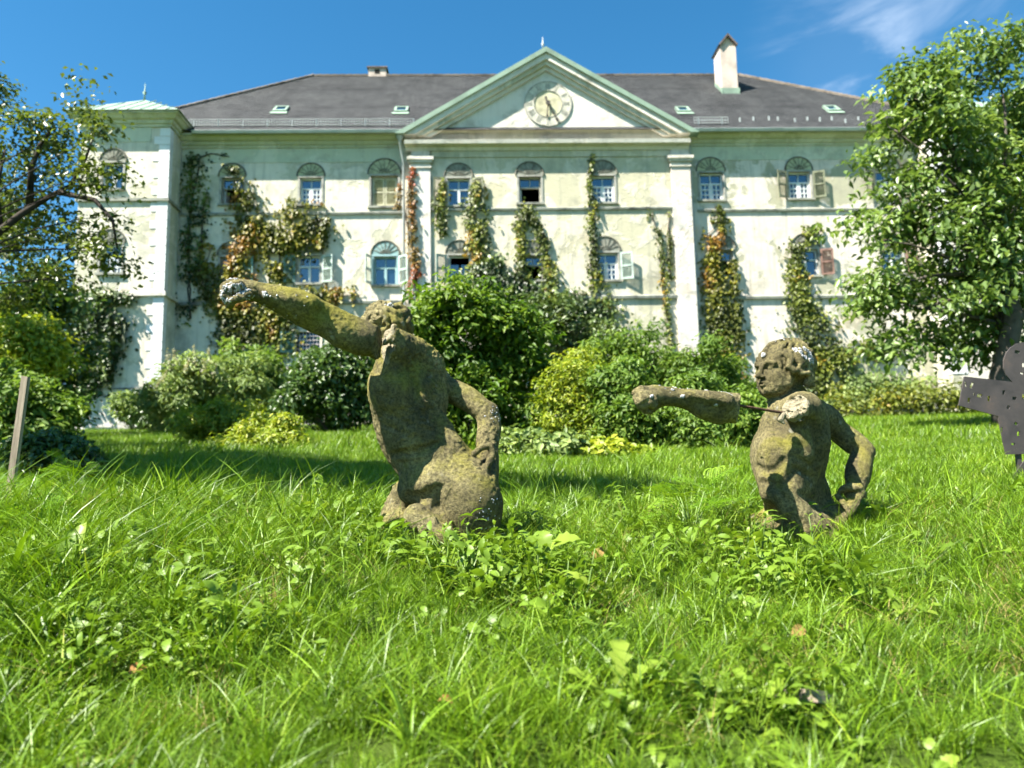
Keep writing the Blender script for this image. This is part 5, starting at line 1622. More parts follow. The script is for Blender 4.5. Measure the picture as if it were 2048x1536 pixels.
vine('tall green creeper beside the fourth upper window', [[(960, 620, 30), (962, 530, 24), (952, 460, 20), (950, 400, 18), (955, 365, 9)], [(885, 470, 10), (880, 400, 12), (890, 362, 8)]], RIS, 'creeper_green', .15, 1.1, .25)
vine('broad dark green creeper mass over the middle bay', [[(960, 640, 36), (1000, 560, 36), (1020, 590, 40), (1090, 610, 44), (1150, 625, 44), (1205, 640, 34)], [(1000, 700, 60), (1090, 690, 52), (1160, 690, 44)], [(985, 520, 20), (970, 560, 26)]], RIS, 'ivy', .17, 1.7, .45)
vine('forked creeper around the middle windows', [[(1050, 600, 16), (1042, 520, 10), (1040, 450, 12), (1052, 410, 14)], [(1110, 600, 20), (1098, 540, 13), (1085, 480, 13), (1066, 440, 10), (1050, 412, 8)]], RIS, 'creeper_green', .14, 1.0, .2)
vine('narrow creeper left of the sixth windows', [[(1205, 620, 26), (1196, 580, 18), (1186, 520, 9), (1182, 460, 9), (1186, 410, 9), (1178, 370, 4), (1184, 310, 4)]], RIS, 'creeper_green', .14, 1.0, .2)
vine('wispy dry creeper beside the right pilaster', [[(1345, 740, 6), (1335, 640, 6), (1325, 540, 7), (1318, 470, 6), (1300, 425, 8)], [(1340, 560, 6), (1338, 480, 6), (1336, 425, 5)]], RIS, 'creeper_green', .11, .7, .12, bald=.6)
vine('yellow green creeper column right of the pilaster', [[(1440, 780, 34), (1445, 700, 34), (1440, 640, 34), (1430, 580, 26), (1420, 520, 20), (1425, 480, 22), (1440, 440, 10), (1432, 412, 7)], [(1475, 680, 12), (1468, 600, 10), (1465, 520, 8)]], 0, 'creeper', .15, 1.15, .3)
vine('arched green creeper over the right second floor window', [[(1660, 800, 44), (1640, 720, 40), (1615, 640, 32), (1600, 590, 24), (1588, 530, 16), (1590, 490, 18), (1620, 466, 18), (1632, 455, 8)], [(1650, 720, 30), (1700, 710, 26), (1735, 690, 26), (1780, 705, 20)]], 0, 'creeper_green', .15, 1.15, .3)
vine('greying creeper thicket on the right wall foot', [[(1640, 860, 40), (1680, 790, 44), (1740, 760, 40), (1800, 780, 36), (1860, 770, 30)], [(1560, 830, 40), (1580, 760, 26)]], 0, 'shrub_pale', .14, .8, .4, bald=.4)
vine('thick ivy spilling over the tower wall', [[(185, 780, 12), (200, 720, 26), (190, 660, 44), (180, 600, 40), (215, 590, 14), (270, 598, 10)], [(150, 800, 20), (150, 700, 36), (140, 620, 30)], [(215, 770, 8), (228, 700, 14), (235, 640, 18)]], TW, 'ivy', .17, 1.3, .5)

# ------------------------------------------------------------------ shrubs and trees
def limbs(mb, base, targets, r0, wob=.12):
    base = Vector(base)
    for tg in targets:
        tg = Vector(tg)
        mid = base.lerp(tg, .5) + Vector((rng.normal() * wob, rng.normal() * wob, .12 * (tg - base).length))
        pts = []
        for k in range(7):
            t = k / 6
            pts.append(base * (1 - t) ** 2 + mid * 2 * t * (1 - t) + tg * t * t + Vector((rng.normal(), rng.normal(), 0)) * .015)
        mb.tube(pts, [r0 * (1 - .85 * k / 6) for k in range(7)], 6)

def shrub(label, blobs, Y, mat, leaf, nclump, per, spread, name='garden_shrub', group='shrubs along the house', aspect=.5, stems=5, hexa=True, droop=.4, shell=.55, plume=None, cat='shrub', basepx=None, tint_w=.5):
    """blobs in photo pixels (x, y, radius px[, dy]) at depth Y"""
    bl = []
    for b in blobs:
        dy = b[3] if len(b) > 3 else rng.normal() * .15
        bl.append((at(b[0], b[1], Y + dy), b[2] * (Y + dy) / F_PX))
    for c, r in list(bl):           # uneven outline: smaller sprays standing out of each mass
        for _ in range(4):
            d = nrm(rng.normal(size=3) + np.array([0, -.3, .5])); bl.append((c + d * r * (.85 + .35 * rng.random()), r * (.22 + .25 * rng.random())))
    C = np.array([b[0] for b in bl]); Rr = np.array([b[1] for b in bl])
    cx, cyy = np.average(C[:, 0], weights=Rr), Y
    zb = zg1(cx, cyy)
    P, outd, ct, cc = bough_points(bl, int(nclump * .42), per * 2.6, spread * 1.9, .6, shell * .8)
    ok = P[:, 2] > zg(P[:, 0], P[:, 1]) + .01
    P, outd, ct = P[ok], outd[ok], ct[ok]
    n = len(P)
    N = nrm(outd * .6 + rng.normal(size=(n, 3)) * .55 + np.array([0, -.1, .65]))
    root = empty(name, (cx, cyy, zb), 0, label, cat, group)
    off = np.array([cx, cyy, zb])
    me = leaf_mesh('foliage', P - off, N, leaf * (.55 + .9 * rng.random(n)), leaf_tint(n, ct, tint_w), aspect, hexa, droop)
    link('foliage', me, M[mat], root)
    mb = MB()
    sel = rng.choice(len(bl), min(len(bl), max(3, stems)), replace=False)
    for i in sel:
        b0 = Vector((cx + rng.normal() * .12 * Rr.max(), cyy + rng.normal() * .08, zg1(cx, cyy) - .05)) - Vector(off)
        limbs(mb, b0, [Vector(C[i]) - Vector(off), Vector(C[i] + np.array([rng.normal() * .4, 0, .5]) * Rr[i]) - Vector(off)], .012 + .015 * Rr[i], .06)
    mb.build('stem', M['bark'], root, True, recalc=False)
    if plume:
        pm = []; pN = []
        for (px, py, h) in plume:
            c = at(px, py + 6, Y - 1.1); hh = h * Y / F_PX
            m = 60
            t = rng.random(m)
            ax_ = np.array([rng.normal() * .25, -.1, 1.0])
            q = c + ax_ * (t * hh)[:, None] + rng.normal(size=(m, 3)) * (hh * .11 * (1.1 - t))[:, None]
            pm.append(q)
        pm = np.concatenate(pm)
        N2 = nrm(rng.normal(size=(len(pm), 3)) + np.array([0, -.4, .5]))
        link('flower_plumes', leaf_mesh('flower_plumes', pm - off, N2, np.full(len(pm), .05) * (.6 + rng.random(len(pm))), rng.random(len(pm)), .7), M['plume'], root)['kind'] = 'stuff'
    return root

shrub('pale green butterfly bush with white plumes at the house corner', [(345, 790, 50), (400, 770, 55), (460, 760, 50), (510, 790, 42), (380, 830, 48), (450, 830, 50), (330, 840, 35)], 22, 'shrub_pale', .17, 420, 26, .20, aspect=.32,
      plume=[(338, 726, 34), (352, 722, 30), (372, 738, 26), (392, 726, 40), (410, 742, 28), (322, 756, 26), (432, 744, 22), (420, 722, 30), (310, 775, 22)], shell=.6)
shrub('green shrub filling the corner between butterfly bush and dark bush', [(500, 740, 40), (540, 770, 44), (560, 820, 34), (500, 810, 40), (470, 720, 26)], 24, 'shrub_mid', .16, 300, 24, .2)
shrub('low yellowish bush in front of the butterfly bush', [(400, 850, 34), (440, 850, 38), (480, 845, 34), (430, 880, 30), (385, 880, 22)], 11, 'shrub_yellow', .06, 340, 22, .09, aspect=.4)
shrub('bright lime green low bush on the lawn', [(520, 870, 32), (560, 872, 34), (490, 880, 28), (535, 890, 30), (590, 890, 22), (460, 895, 22)], 10.0, 'shrub_yellow', .06, 360, 24, .075, aspect=.5)
shrub('dark rounded bush left of the turned away statue', [(640, 740, 48), (690, 730, 46), (720, 770, 40), (660, 790, 50), (615, 780, 34), (700, 820, 40), (640, 830, 36), (735, 820, 22)], 18, 'shrub_dark', .13, 520, 26, .17, aspect=.5)
shrub('tall bright green shrub behind the turned away statue', [(850, 650, 40), (900, 632, 42), (960, 640, 42), (1010, 665, 42), (1055, 690, 36), (880, 720, 56), (950, 725, 60), (1030, 750, 52), (900, 810, 58), (980, 820, 60), (860, 860, 36), (1060, 815, 36), (930, 595, 26), (870, 598, 22), (840, 585, 14), (905, 566, 16), (985, 580, 18), (1042, 630, 20), (1092, 668, 18), (1112, 740, 20), (818, 690, 20), (1120, 810, 24), (1080, 880, 24)], 9.0, 'shrub_bright', .080, 900, 20, .095, aspect=.45, shell=.3, tint_w=.7)
shrub('olive green wispy bush between the two statues', [(1150, 760, 36), (1180, 800, 44), (1140, 830, 44), (1190, 860, 48), (1130, 880, 36), (1165, 730, 26), (1120, 790, 30)], 8.6, 'shrub_yellow', .05, 620, 18, .085, aspect=.4, shell=.35)
shrub('dense mid green shrub left of the outstretched stone fist', [(1230, 800, 50), (1280, 830, 52), (1250, 870, 50), (1330, 840, 48), (1220, 890, 34), (1300, 890, 42), (1260, 760, 34)], 8.2, 'shrub_mid', .058, 950, 22, .08, aspect=.5, shell=.4)
shrub('dense green shrub below the outstretched stone forearm', [(1370, 870, 50), (1420, 850, 50), (1460, 880, 46), (1390, 910, 34), (1440, 915, 30), (1480, 830, 40), (1400, 800, 40), (1500, 880, 30)], 8.0, 'shrub_mid', .056, 950, 22, .08, aspect=.5, shell=.4)
shrub('loose tall sprays of a shrub against the pale wall', [(1250, 700, 30), (1290, 720, 34), (1340, 740, 36), (1300, 670, 18), (1390, 760, 36), (1450, 750, 30), (1210, 720, 30), (1420, 700, 20)], 16, 'shrub_mid', .10, 420, 16, .16, aspect=.45, shell=.3)
shrub('pale leafy clump at the foot of the bright shrub', [(1020, 890, 26), (1060, 900, 28), (1100, 905, 26), (1000, 910, 20), (1140, 905, 24)], 7.4, 'shrub_pale', .075, 260, 16, .06, aspect=.6, name='leafy_perennial', group='perennials on the lawn', cat='plant')
shrub('light green leafy clump under the dense shrub', [(1190, 915, 24), (1230, 915, 22), (1280, 925, 22)], 7.2, 'shrub_yellow', .07, 180, 16, .06, aspect=.6, name='leafy_perennial', group='perennials on the lawn', cat='plant')
shrub('small round pale bush at the tower foot', [(255, 815, 24), (285, 825, 22), (300, 835, 14)], 26, 'shrub_pale', .13, 150, 22, .17)
shrub('small dark bush beside the tower foot', [(275, 838, 12), (300, 842, 12), (320, 835, 14)], 25.5, 'shrub_dark', .12, 80, 20, .15)
shrub('yellow green leafy bush at the left edge', [(45, 690, 44), (80, 700, 40), (30, 730, 40), (70, 740, 30)], 17, 'shrub_yellow', .12, 280, 22, .2, stems=4)
shrub('dark green bush mass at the lower left edge', [(30, 800, 60), (90, 820, 50), (20, 860, 50), (120, 850, 34), (60, 870, 40), (-40, 820, 70)], 12, 'shrub_mid', .10, 520, 22, .14)
shrub('dark shaded heap of brush behind the wooden stake', [(95, 905, 34), (140, 915, 32), (60, 920, 34), (170, 930, 22), (110, 930, 30)], 5.4, 'shrub_dark', .045, 420, 20, .05, shell=.3, name='brush_heap', group='brush at the left edge', cat='brush')
shrub('ragged dark growth along the wall foot under the right tree', [(1790, 810, 30), (1850, 812, 34), (1900, 800, 30), (1760, 830, 24), (1950, 808, 34), (2000, 800, 34), (1700, 815, 26), (1650, 825, 24), (1600, 830, 24), (1540, 820, 26)], 24, 'creeper_green', .14, 330, 15, .26, shell=.2)
shrub('tangled ivy thicket rising between the bright shrub and the wall', [(1010, 690, 34), (1070, 660, 36), (1130, 670, 36), (1190, 690, 34), (1100, 720, 34), (1170, 740, 30), (1230, 740, 28), (1120, 620, 24), (1060, 610, 22)], 27, 'ivy', .17, 480, 18, .26, shell=.2)
shrub('straggling green thicket at the wall foot right of centre', [(1240, 780, 30), (1300, 770, 30), (1350, 790, 34), (1410, 790, 32), (1460, 800, 32), (1500, 790, 28), (1330, 730, 18), (1480, 740, 16), (1270, 730, 16)], 21, 'shrub_mid', .13, 420, 14, .24, shell=.2)
shrub('low dark bushes added for the shade on the right grass bank', [(1800, 868, 16), (1860, 864, 20), (1920, 866, 20), (1990, 866, 22), (1765, 872, 12), (2040, 868, 20)], 15.5, 'shrub_dark', .08, 420, 22, .10, name='shade_bushes')  # dark foliage added where the grass bank only lies in shade

def tree(label, trunk_base, trunk_top, r0, blobs, mat, leaf, nclump, per, spread, aspect=.5, shell=.45, droop=.5, bark='bark', extra=None, nlimb=14, group='trees beside the house', lr=.30):
    base = np.array(trunk_base, float)
    root = empty('garden_tree', tuple(base), 0, label, 'tree', group)
    P, outd, ct, cc = bough_points(blobs, int(nclump), per, spread, .5, shell)
    n = len(P)
    N = nrm(outd * .35 + rng.normal(size=(n, 3)) * .5 + np.array([0, 0, .75]))
    me = leaf_mesh('crown', P - base, N, leaf * (.55 + .9 * rng.random(n)), leaf_tint(n, ct, .5), aspect, False, droop)
    link('crown', me, M[mat], root)
    mb = MB()
    top = Vector(trunk_top) - Vector(base)
    pts = [Vector((0, 0, -.2)), Vector((0, 0, .0)) + top * .3 + Vector((rng.normal() * .08, rng.normal() * .08, 0)), top * .65 + Vector((rng.normal() * .1, rng.normal() * .1, 0)), top]
    mb.tube(pts, [r0 * 1.25, r0, r0 * .85, r0 * .6], 10)
    mb.build('trunk', M[bark], root, True, recalc=False)
    lm = MB()
    cs = sorted(blobs, key=lambda b: -b[1])
    for c, r in cs[:nlimb]:
        limbs(lm, top * (.55 + .45 * rng.random()), [Vector(c) - Vector(base)], r0 * lr, .3)
        for _ in range(4):
            e = c + nrm(rng.normal(size=3)) * r * .85
            limbs(lm, Vector(c) - Vector(base), [Vector(e) - Vector(base)], r0 * lr * .35, .12)
    if extra:
        for pts_, ra in extra: lm.tube([Vector(p) - Vector(base) for p in pts_], ra, 7)
    lm.build('limbs', M[bark], root, True, recalc=False)
    return root

YT = 11.5
rb_ = []
for x, y, r, dy in ((1830, 200, 84, 0), (1800, 270, 66, -.4), (1945, 165, 78, .5), (1890, 300, 110, 0), (1990, 300, 110, .6), (1800, 400, 80, .2), (1770, 480, 66, -.5), (1880, 470, 120, 0), (2000, 470, 120, -.3), (1760, 590, 64, .2), (1850, 620, 100, -.4), (1960, 620, 110, .4),
                    (2060, 560, 120, 0), (2080, 380, 150, .8), (2090, 200, 120, 1), (2150, 600, 140, .5), (2200, 400, 190, 1), (1880, 180, 60, .4), (1990, 110, 50, .6), (1820, 690, 40, -.4), (1905, 690, 56, .3), (1725, 445, 34, 0), (1735, 640, 34, 0), (2010, 690, 60, .3), (2180, 230, 150, 1), (1712, 500, 26, 0), (1745, 380, 30, .1), (1762, 300, 30, .2), (1790, 190, 34, .1), (1855, 130, 34, 0), (1930, 90, 28, .2), (1750, 540, 40, -.3), (1715, 600, 26, .2), (1770, 690, 30, 0), (2040, 90, 50, .5)):
    rb_.append((at(x, y, YT + dy * .7), r * (YT + dy * .7) / F_PX * .94))
tb = at(2015, 860, YT); tb[2] = zg1(tb[0], YT)
tree('large leafy tree with dense green crown at the right edge', tb, at(1995, 520, YT), .16, rb_, 'tree_right', .122, 520, 58, .36, .5, .25, .9, nlimb=22)

# left tree: its crown reaches far over the lawn in front and shades it
def shadow_src(px, py, h):
    """a point in the crown, h metres above the lawn, whose shade falls at the lawn point seen at px,py"""
    d = ray(px, py); lo, hi = 1.5, 40
    for _ in range(50):
        m = (lo + hi) / 2; p = CAM + d * (m / d[1])
        if p[2] > zg1(p[0], p[1]): lo = m
        else: hi = m
    S = np.array(SUN)
    return p + S / S[2] * h
YL = 9.5
lb = []
for x, y, r, dy in ((50, 235, 60, 0), (110, 275, 62, .2), (190, 270, 46, -.2), (165, 215, 28, 0), (175, 160, 14, 0), (60, 370, 80, .3), (170, 370, 70, 0), (230, 340, 40, -.2), (235, 430, 46, 0), (130, 470, 78, .3), (40, 500, 70, 0), (210, 510, 52, .2), (100, 555, 46, 0), (-60, 300, 110, .4), (-90, 460, 120, .4), (-10, 170, 40, 0), (20, 590, 50, .3), (155, 560, 36, 0)):
    lb.append((at(x, y, YL + dy), r * (YL + dy) / F_PX))
lt_base = np.array([-9.0, 7.6, zg1(-9.0, 7.6)])
sb = []
for px, py, h, r in ((230, 945, 5.2, .8), (330, 940, 5.4, .75), (430, 950, 5.6, .75), (520, 958, 5.6, .7), (610, 962, 5.8, .62), (700, 968, 6.0, .50), (640, 945, 5.8, .6), (290, 925, 5.0, .8), (740, 955, 6.0, .5), (500, 935, 5.4, .8), (1090, 985, 6.4, .26), (1200, 988, 6.5, .22), (400, 925, 5.4, .9), (560, 940, 5.6, .7), (150, 935, 5.2, .9), (250, 885, 5.0, .9), (330, 880, 5.2, .7), (300, 972, 5.3, .5), (400, 978, 5.4, .45), (500, 982, 5.5, .42), (600, 985, 5.7, .40), (690, 988, 5.8, .36), (770, 985, 6.0, .34), (200, 965, 5.2, .5), (840, 985, 6.1, .3), (1010, 980, 6.3, .3), (1150, 985, 6.4, .26), (1280, 990, 6.5, .22)):
    sb.append((shadow_src(px, py, h), r))
tl = tree('spreading tree with small dark leaves and bare branches at the left edge', lt_base, at(-120, 520, 8.2), .16, lb, 'tree_left', .075, 330, 24, .26, .6, .1, .5, 'bark_dark', lr=.12,
     extra=[([at(-140, 540, 8.6), at(-20, 478, 9.2), at(40, 430, 9.4), at(95, 395, 9.5), at(140, 372, 9.5), at(170, 320, 9.5), at(190, 265, 9.5)], [.065, .05, .042, .036, .028, .02, .008]),
            ([at(60, 412, 9.45), at(62, 340, 9.4), at(80, 290, 9.4), at(110, 250, 9.5)], [.05, .035, .025, .01]),
            ([at(120, 385, 9.5), at(190, 400, 9.4), at(225, 440, 9.3), at(235, 500, 9.3)], [.04, .03, .02, .008]),
            ([at(0, 462, 9.3), at(-10, 380, 9.3), at(10, 300, 9.4)], [.05, .04, .015])], nlimb=16)
P, outd, ct, cc = blob_points(sb, 2100, 16, .15, .1)
n = len(P)
link('outer_crown', leaf_mesh('outer_crown', P - lt_base, nrm(rng.normal(size=(n, 3)) * .6 + np.array([0, 0, .7])), .11 * (.6 + .8 * rng.random(n)), leaf_tint(n, ct, .5), .6), M['tree_left'], tl)
om = MB()
for c, r in sb[::2]: limbs(om, Vector((.2, -.6, 3.4)), [Vector(c) - Vector(lt_base)], .05, .2)
om.build('outer_limbs', M['bark_dark'], tl, True, recalc=False)
tb2 = at(60, 860, 20.0); tb2[2] = zg1(tb2[0], 20.0)
tree('dark green ivy clad tree behind the left bushes', tb2, at(60, 560, 20.0), .18, [(at(x, y, 20 + d), r * 20 / F_PX) for x, y, r, d in ((60, 590, 50, 0), (110, 560, 44, .3), (30, 640, 60, 0), (120, 640, 50, .4), (80, 720, 60, .3), (150, 720, 40, .2), (20, 760, 60, 0), (100, 800, 50, 0), (-40, 660, 70, 0), (150, 600, 30, .4), (130, 790, 40, 0))],
     'shrub_dark', .17, 190, 60, .5, .6, .35)
# ------------------------------------------------------------------ grass and ground cover (uncountable: geometry-node scatter)
def ground_at(px, py):
    d = ray(px, py); lo, hi = .6, 60
    for _ in range(50):
        m = (lo + hi) / 2; p = CAM + d * (m / d[1])
        if p[2] > zg1(p[0], p[1]): lo = m
        else: hi = m
    return np.array([p[0], p[1], zg1(p[0], p[1])])

def blades(n, rad, hmin, hmax, wid, bend, seg=4, lean=.25):
    V, F, Tt = [], [], []
    for i in range(n):
        a = rng.random() * 6.28; r = rad * math.sqrt(rng.random())
        p = np.array([math.cos(a) * r, math.sin(a) * r, -.01])
        h = hmin + (hmax - hmin) * rng.random(); w = wid * (.6 + .8 * rng.random())
        az = rng.random() * 6.28; dirx = np.array([math.cos(az), math.sin(az), 0]); side = np.array([-dirx[1], dirx[0], 0])
        tw = rng.normal() * .6; side = side * math.cos(tw) + dirx * math.sin(tw)
        bd = bend * (.3 + 1.2 * rng.random()); ln = lean * rng.random()
        b0 = len(V); t0 = rng.random()
        for k in range(seg):
            t = k / seg
            c = p + dirx * (h * (ln * t + bd * t * t)) + np.array([0, 0, h * (t - .28 * bd * t * t)])
            ww = w * (1 - .75 * t ** 1.6) * .5
            V += [c - side * ww, c + side * ww]; Tt += [np.clip(t0 * .8 + .2 * t, 0, 1)] * 2
        V.append(p + dirx * (h * (ln + bd)) + np.array([0, 0, h * (1 - .28 * bd)])); Tt.append(np.clip(t0 * .8 + .25, 0, 1))
        for k in range(seg - 1):
            q = b0 + 2 * k; F += [(q, q + 1, q + 3), (q, q + 3, q + 2)]
        q = b0 + 2 * (seg - 1); F.append((q, q + 1, b0 + 2 * seg))
    return np_mesh('grass_tuft', np.array(V), np.array(F), np.array(Tt))

def leaf_shape(kind):
    """outline half-profile (t along, half width) of a leaf of length 1"""
    if kind == 'nettle':
        o = [(0, .02)]
        for k in range(7):
            t = (k + .35) / 7.4; w = .25 * math.sin(math.pi * min(1, t * .82 + .16)) ** .9
            o += [(t, w * 1.0), (t + .075, w * .84)]
        return o + [(1, 0)]
    if kind == 'dock':
        return [(0, .03), (.12, .11), (.25, .15), (.32, .14), (.5, .17), (.58, .155), (.75, .13), (.9, .07), (1, 0)]
    if kind == 'lobed':
        return [(0, .05), (.10, .30), (.18, .22), (.30, .42), (.42, .26), (.55, .38), (.66, .22), (.76, .26), (.86, .12), (1, 0)]
    if kind == 'dandelion':
        return [(0, .02), (.2, .05), (.28, .12), (.33, .05), (.45, .15), (.5, .06), (.64, .19), (.69, .09), (.84, .15), (1, 0)]
    return [(0, .02), (.25, .22), (.55, .25), (.8, .14), (1, 0)]

def make_leaf(kind, arch=.25, fold=.12, wav=.02, tint=.5):
    o = leaf_shape(kind)
    V, F, Tt = [], [], []
    for t, w in o:
        z = arch * math.sin(t * 1.9) - arch * .75 * t * t
        V += [(t, 0, z), (t, w, z + fold * w + wav * rng.normal()), (t, -w, z + fold * w + wav * rng.normal())]
        Tt += [tint + .1, tint, tint]
    for i in range(len(o) - 1):
        a, b = i * 3, i * 3 + 3
        F += [(a, b, b + 1), (a, b + 1, a + 1), (a, a + 2, b + 2), (a, b + 2, b)]
    return np_mesh('leaf', np.array(V, float), np.array(F), np.clip(np.array(Tt), 0, 1), True)

def combine(parts):
    """parts: (mesh arrays) list of (V, F, T)"""
    V, F, T_ = [], [], []; b = 0
    for v, f, t in parts:
        V.append(v); F.append(f + b); T_.append(t); b += len(v)
    return np.concatenate(V), np.concatenate(F), np.concatenate(T_)
def arrays(me):
    n = len(me.vertices); v = np.zeros(n * 3, np.float32); me.vertices.foreach_get('co', v)
    f = np.zeros(len(me.loops), np.int32); me.loops.foreach_get('vertex_index', f)
    t = np.zeros(n, np.float32); me.attributes['tint'].data.foreach_get('value', t)
    return v.reshape(-1, 3), f.reshape(-1, 3), t
def xform(v, M4):
    A = np.array(M4); return v @ A[:3, :3].T + A[:3, 3]

def weed_mesh(kind, n, size, h):
    lf = [arrays(make_leaf(kind, .2, .15, .015, rng.random())) for _ in range(3)]
    parts = []
    for i in range(n):
        az = rng.random() * 6.28; el = rng.normal() * .25 + .1
        hh = h * (.3 + .8 * rng.random()); s = size * (.6 + .7 * rng.random())
        r = .015 + .05 * rng.random()
        Mx = Matrix.Translation((math.cos(az) * r, math.sin(az) * r, hh)) @ Matrix.Rotation(az, 4, 'Z') @ Matrix.Rotation(-el, 4, 'Y') @ Matrix.Rotation(rng.normal() * .3, 4, 'X') @ Matrix.Scale(s, 4)
        v, f, t = lf[i % 3]
        parts.append((xform(v, Mx), f, np.clip(t * .3 + .7 * rng.random(), 0, 1)))
        # stalk
        e = np.array([math.cos(az) * r, math.sin(az) * r, hh]); w = .0016
        sv = np.array([[0 - w, 0, -.01], [0 + w, 0, -.01], e + [w, 0, 0], e - [w, 0, 0]])
        parts.append((sv, np.array([[0, 1, 2], [0, 2, 3]]), np.full(4, .3)))
    return np_mesh('weed_tuft', *combine(parts))

def frond_arrays(L, npin, seed_t):
    """a twice divided ferny leaf lying along +x, arching"""
    V, F, T_ = [], [], []
    def c(t): return np.array([L * t * (1 - .12 * t), 0, L * (.45 * t - .5 * t * t)])
    def diamond(p, d, n_, l, w):
        s = np.cross(n_, d); b = len(V)
        V.extend([p, p + d * l * .5 + s * w, p + d * l, p + d * l * .5 - s * w]); F.extend([(b, b + 3, b + 2), (b, b + 2, b + 1)]); T_.extend([np.clip(seed_t + rng.normal() * .12, 0, 1)] * 4)
    up = np.array([0, 0, 1.0])
    b = len(V); w = .0013
    for k in range(5):
        p = c(k / 4); V.extend([p + [0, w, 0], p - [0, w, 0]]); T_.extend([.3, .3])
    for k in range(4): F.extend([(b + 2 * k, b + 2 * k + 1, b + 2 * k + 3), (b + 2 * k, b + 2 * k + 3, b + 2 * k + 2)])
    for i in range(npin):
        t = .22 + .76 * i / npin
        pl = L * .42 * math.sin(math.pi * (1 - t) ** .8 * .75 + .15)
        for sg in (1, -1):
            d = nrm(np.array([.62, sg, .05 - .25 * t + rng.normal() * .08])); p0 = c(t)
            m = max(3, int(pl / .011))
            for j in range(m):
                u = (j + .6) / m; p = p0 + d * pl * u + up * (-.15 * pl * u * u)
                ll = .020 * (1.15 - u * .7) * (L / .25)
                for s2 in (1, -1):
                    dd = nrm(d + s2 * np.array([-d[1], d[0], 0]) * .8)
                    diamond(p, dd, up, ll, ll * .24)
            diamond(p0 + d * pl * .9, d, up, .022 * L / .25, .005)
    diamond(c(.95), np.array([1, 0, -.4]), up, .03 * L / .25, .006)
    return np.array(V), np.array(F), np.array(T_)
def fern_mesh(n, L):
    parts = []
    for i in range(n):
        v, f, t = frond_arrays(L * (.7 + .5 * rng.random()), 8, rng.random())
        az = i * 6.28 / n + rng.normal() * .4
        Mx = Matrix.Translation((0, 0, .01 + .03 * rng.random())) @ Matrix.Rotation(az, 4, 'Z') @ Matrix.Rotation(-.35 + rng.normal() * .2, 4, 'Y') @ Matrix.Rotation(rng.normal() * .25, 4, 'X')
        parts.append((xform(v, Mx), f, t))
    return np_mesh('fern_tuft', *combine(parts))

def proto_set(name, items):
    c = bpy.data.collections.new(name)
    for i, (me, mt) in enumerate(items):
        me.materials.append(M[mt])
        o = bpy.data.objects.new('%s_source_%02d' % (name, i), me); c.objects.link(o)
    return c

def scatter(name, coll, P, rot, sc, idx, label, cat):
    me = bpy.data.meshes.new(name)
    me.vertices.add(len(P)); me.vertices.foreach_set('co', np.asarray(P, np.float32).ravel())
    a = me.attributes.new('rot', 'FLOAT_VECTOR', 'POINT'); a.data.foreach_set('vector', np.asarray(rot, np.float32).ravel())
    a = me.attributes.new('scl', 'FLOAT', 'POINT'); a.data.foreach_set('value', np.asarray(sc, np.float32))
    a = me.attributes.new('pick', 'INT', 'POINT'); a.data.foreach_set('value', np.asarray(idx, np.int32))
    o = link(name, me)
    g = bpy.data.node_groups.new(name + '_scatter', 'GeometryNodeTree')
    g.interface.new_socket('Geometry', in_out='INPUT', socket_type='NodeSocketGeometry')
    g.interface.new_socket('Geometry', in_out='OUTPUT', socket_type='NodeSocketGeometry')
    gi = g.nodes.new('NodeGroupInput'); go = g.nodes.new('NodeGroupOutput')
    ip = g.nodes.new('GeometryNodeInstanceOnPoints'); ci = g.nodes.new('GeometryNodeCollectionInfo')
    ci.inputs['Collection'].default_value = coll; ci.inputs['Separate Children'].default_value = True; ci.inputs['Reset Children'].default_value = True
    def na(nm, ty):
        n = g.nodes.new('GeometryNodeInputNamedAttribute'); n.data_type = ty; n.inputs['Name'].default_value = nm
        return n.outputs[0]
    g.links.new(gi.outputs[0], ip.inputs['Points']); g.links.new(ci.outputs[0], ip.inputs['Instance'])
    ip.inputs['Pick Instance'].default_value = True
    g.links.new(na('pick', 'INT'), ip.inputs['Instance Index'])
    er = g.nodes.new('FunctionNodeEulerToRotation'); g.links.new(na('rot', 'FLOAT_VECTOR'), er.inputs[0])
    g.links.new(er.outputs[0], ip.inputs['Rotation']); g.links.new(na('scl', 'FLOAT'), ip.inputs['Scale'])
    g.links.new(ip.outputs[0], go.inputs[0])
    md = o.modifiers.new('scatter', 'NODES'); md.node_group = g
    tag(o, label, cat, kind='stuff')
    return o

def field(y0, y1, dens, xm=.80):
    A = []
    ys = np.linspace(y0, y1, 30)
    for a, b in zip(ys[:-1], ys[1:]):
        w = xm * b + .35
        n = rng.poisson(dens * (b - a) * 2 * w)
        A.append(np.stack([(rng.random(n) * 2 - 1) * w, a + (b - a) * rng.random(n)], 1))
    A = np.concatenate(A)
    return np.concatenate([A, zg(A[:, 0], A[:, 1])[:, None]], 1)
def rots(n, tilt=.12):
    return np.stack([rng.normal(size=n) * tilt, rng.normal(size=n) * tilt, rng.random(n) * 6.283], 1)

gs = proto_set('grass', [(blades(50, .055, .05, .10, .0024, .6), 'grass'), (blades(44, .06, .07, .14, .0026, .8), 'grass'), (blades(34, .06, .10, .20, .0034, 1.0), 'grass'),
                         (blades(10, .05, .16, .28, .0058, 1.1, 6), 'grass'), (blades(22, .06, .05, .16, .0018, 1.2), 'grass_dry'), (blades(60, .07, .03, .07, .0030, .45, 3), 'grass'), (blades(70, .085, .05, .085, .0042, .4, 3), 'grass')])
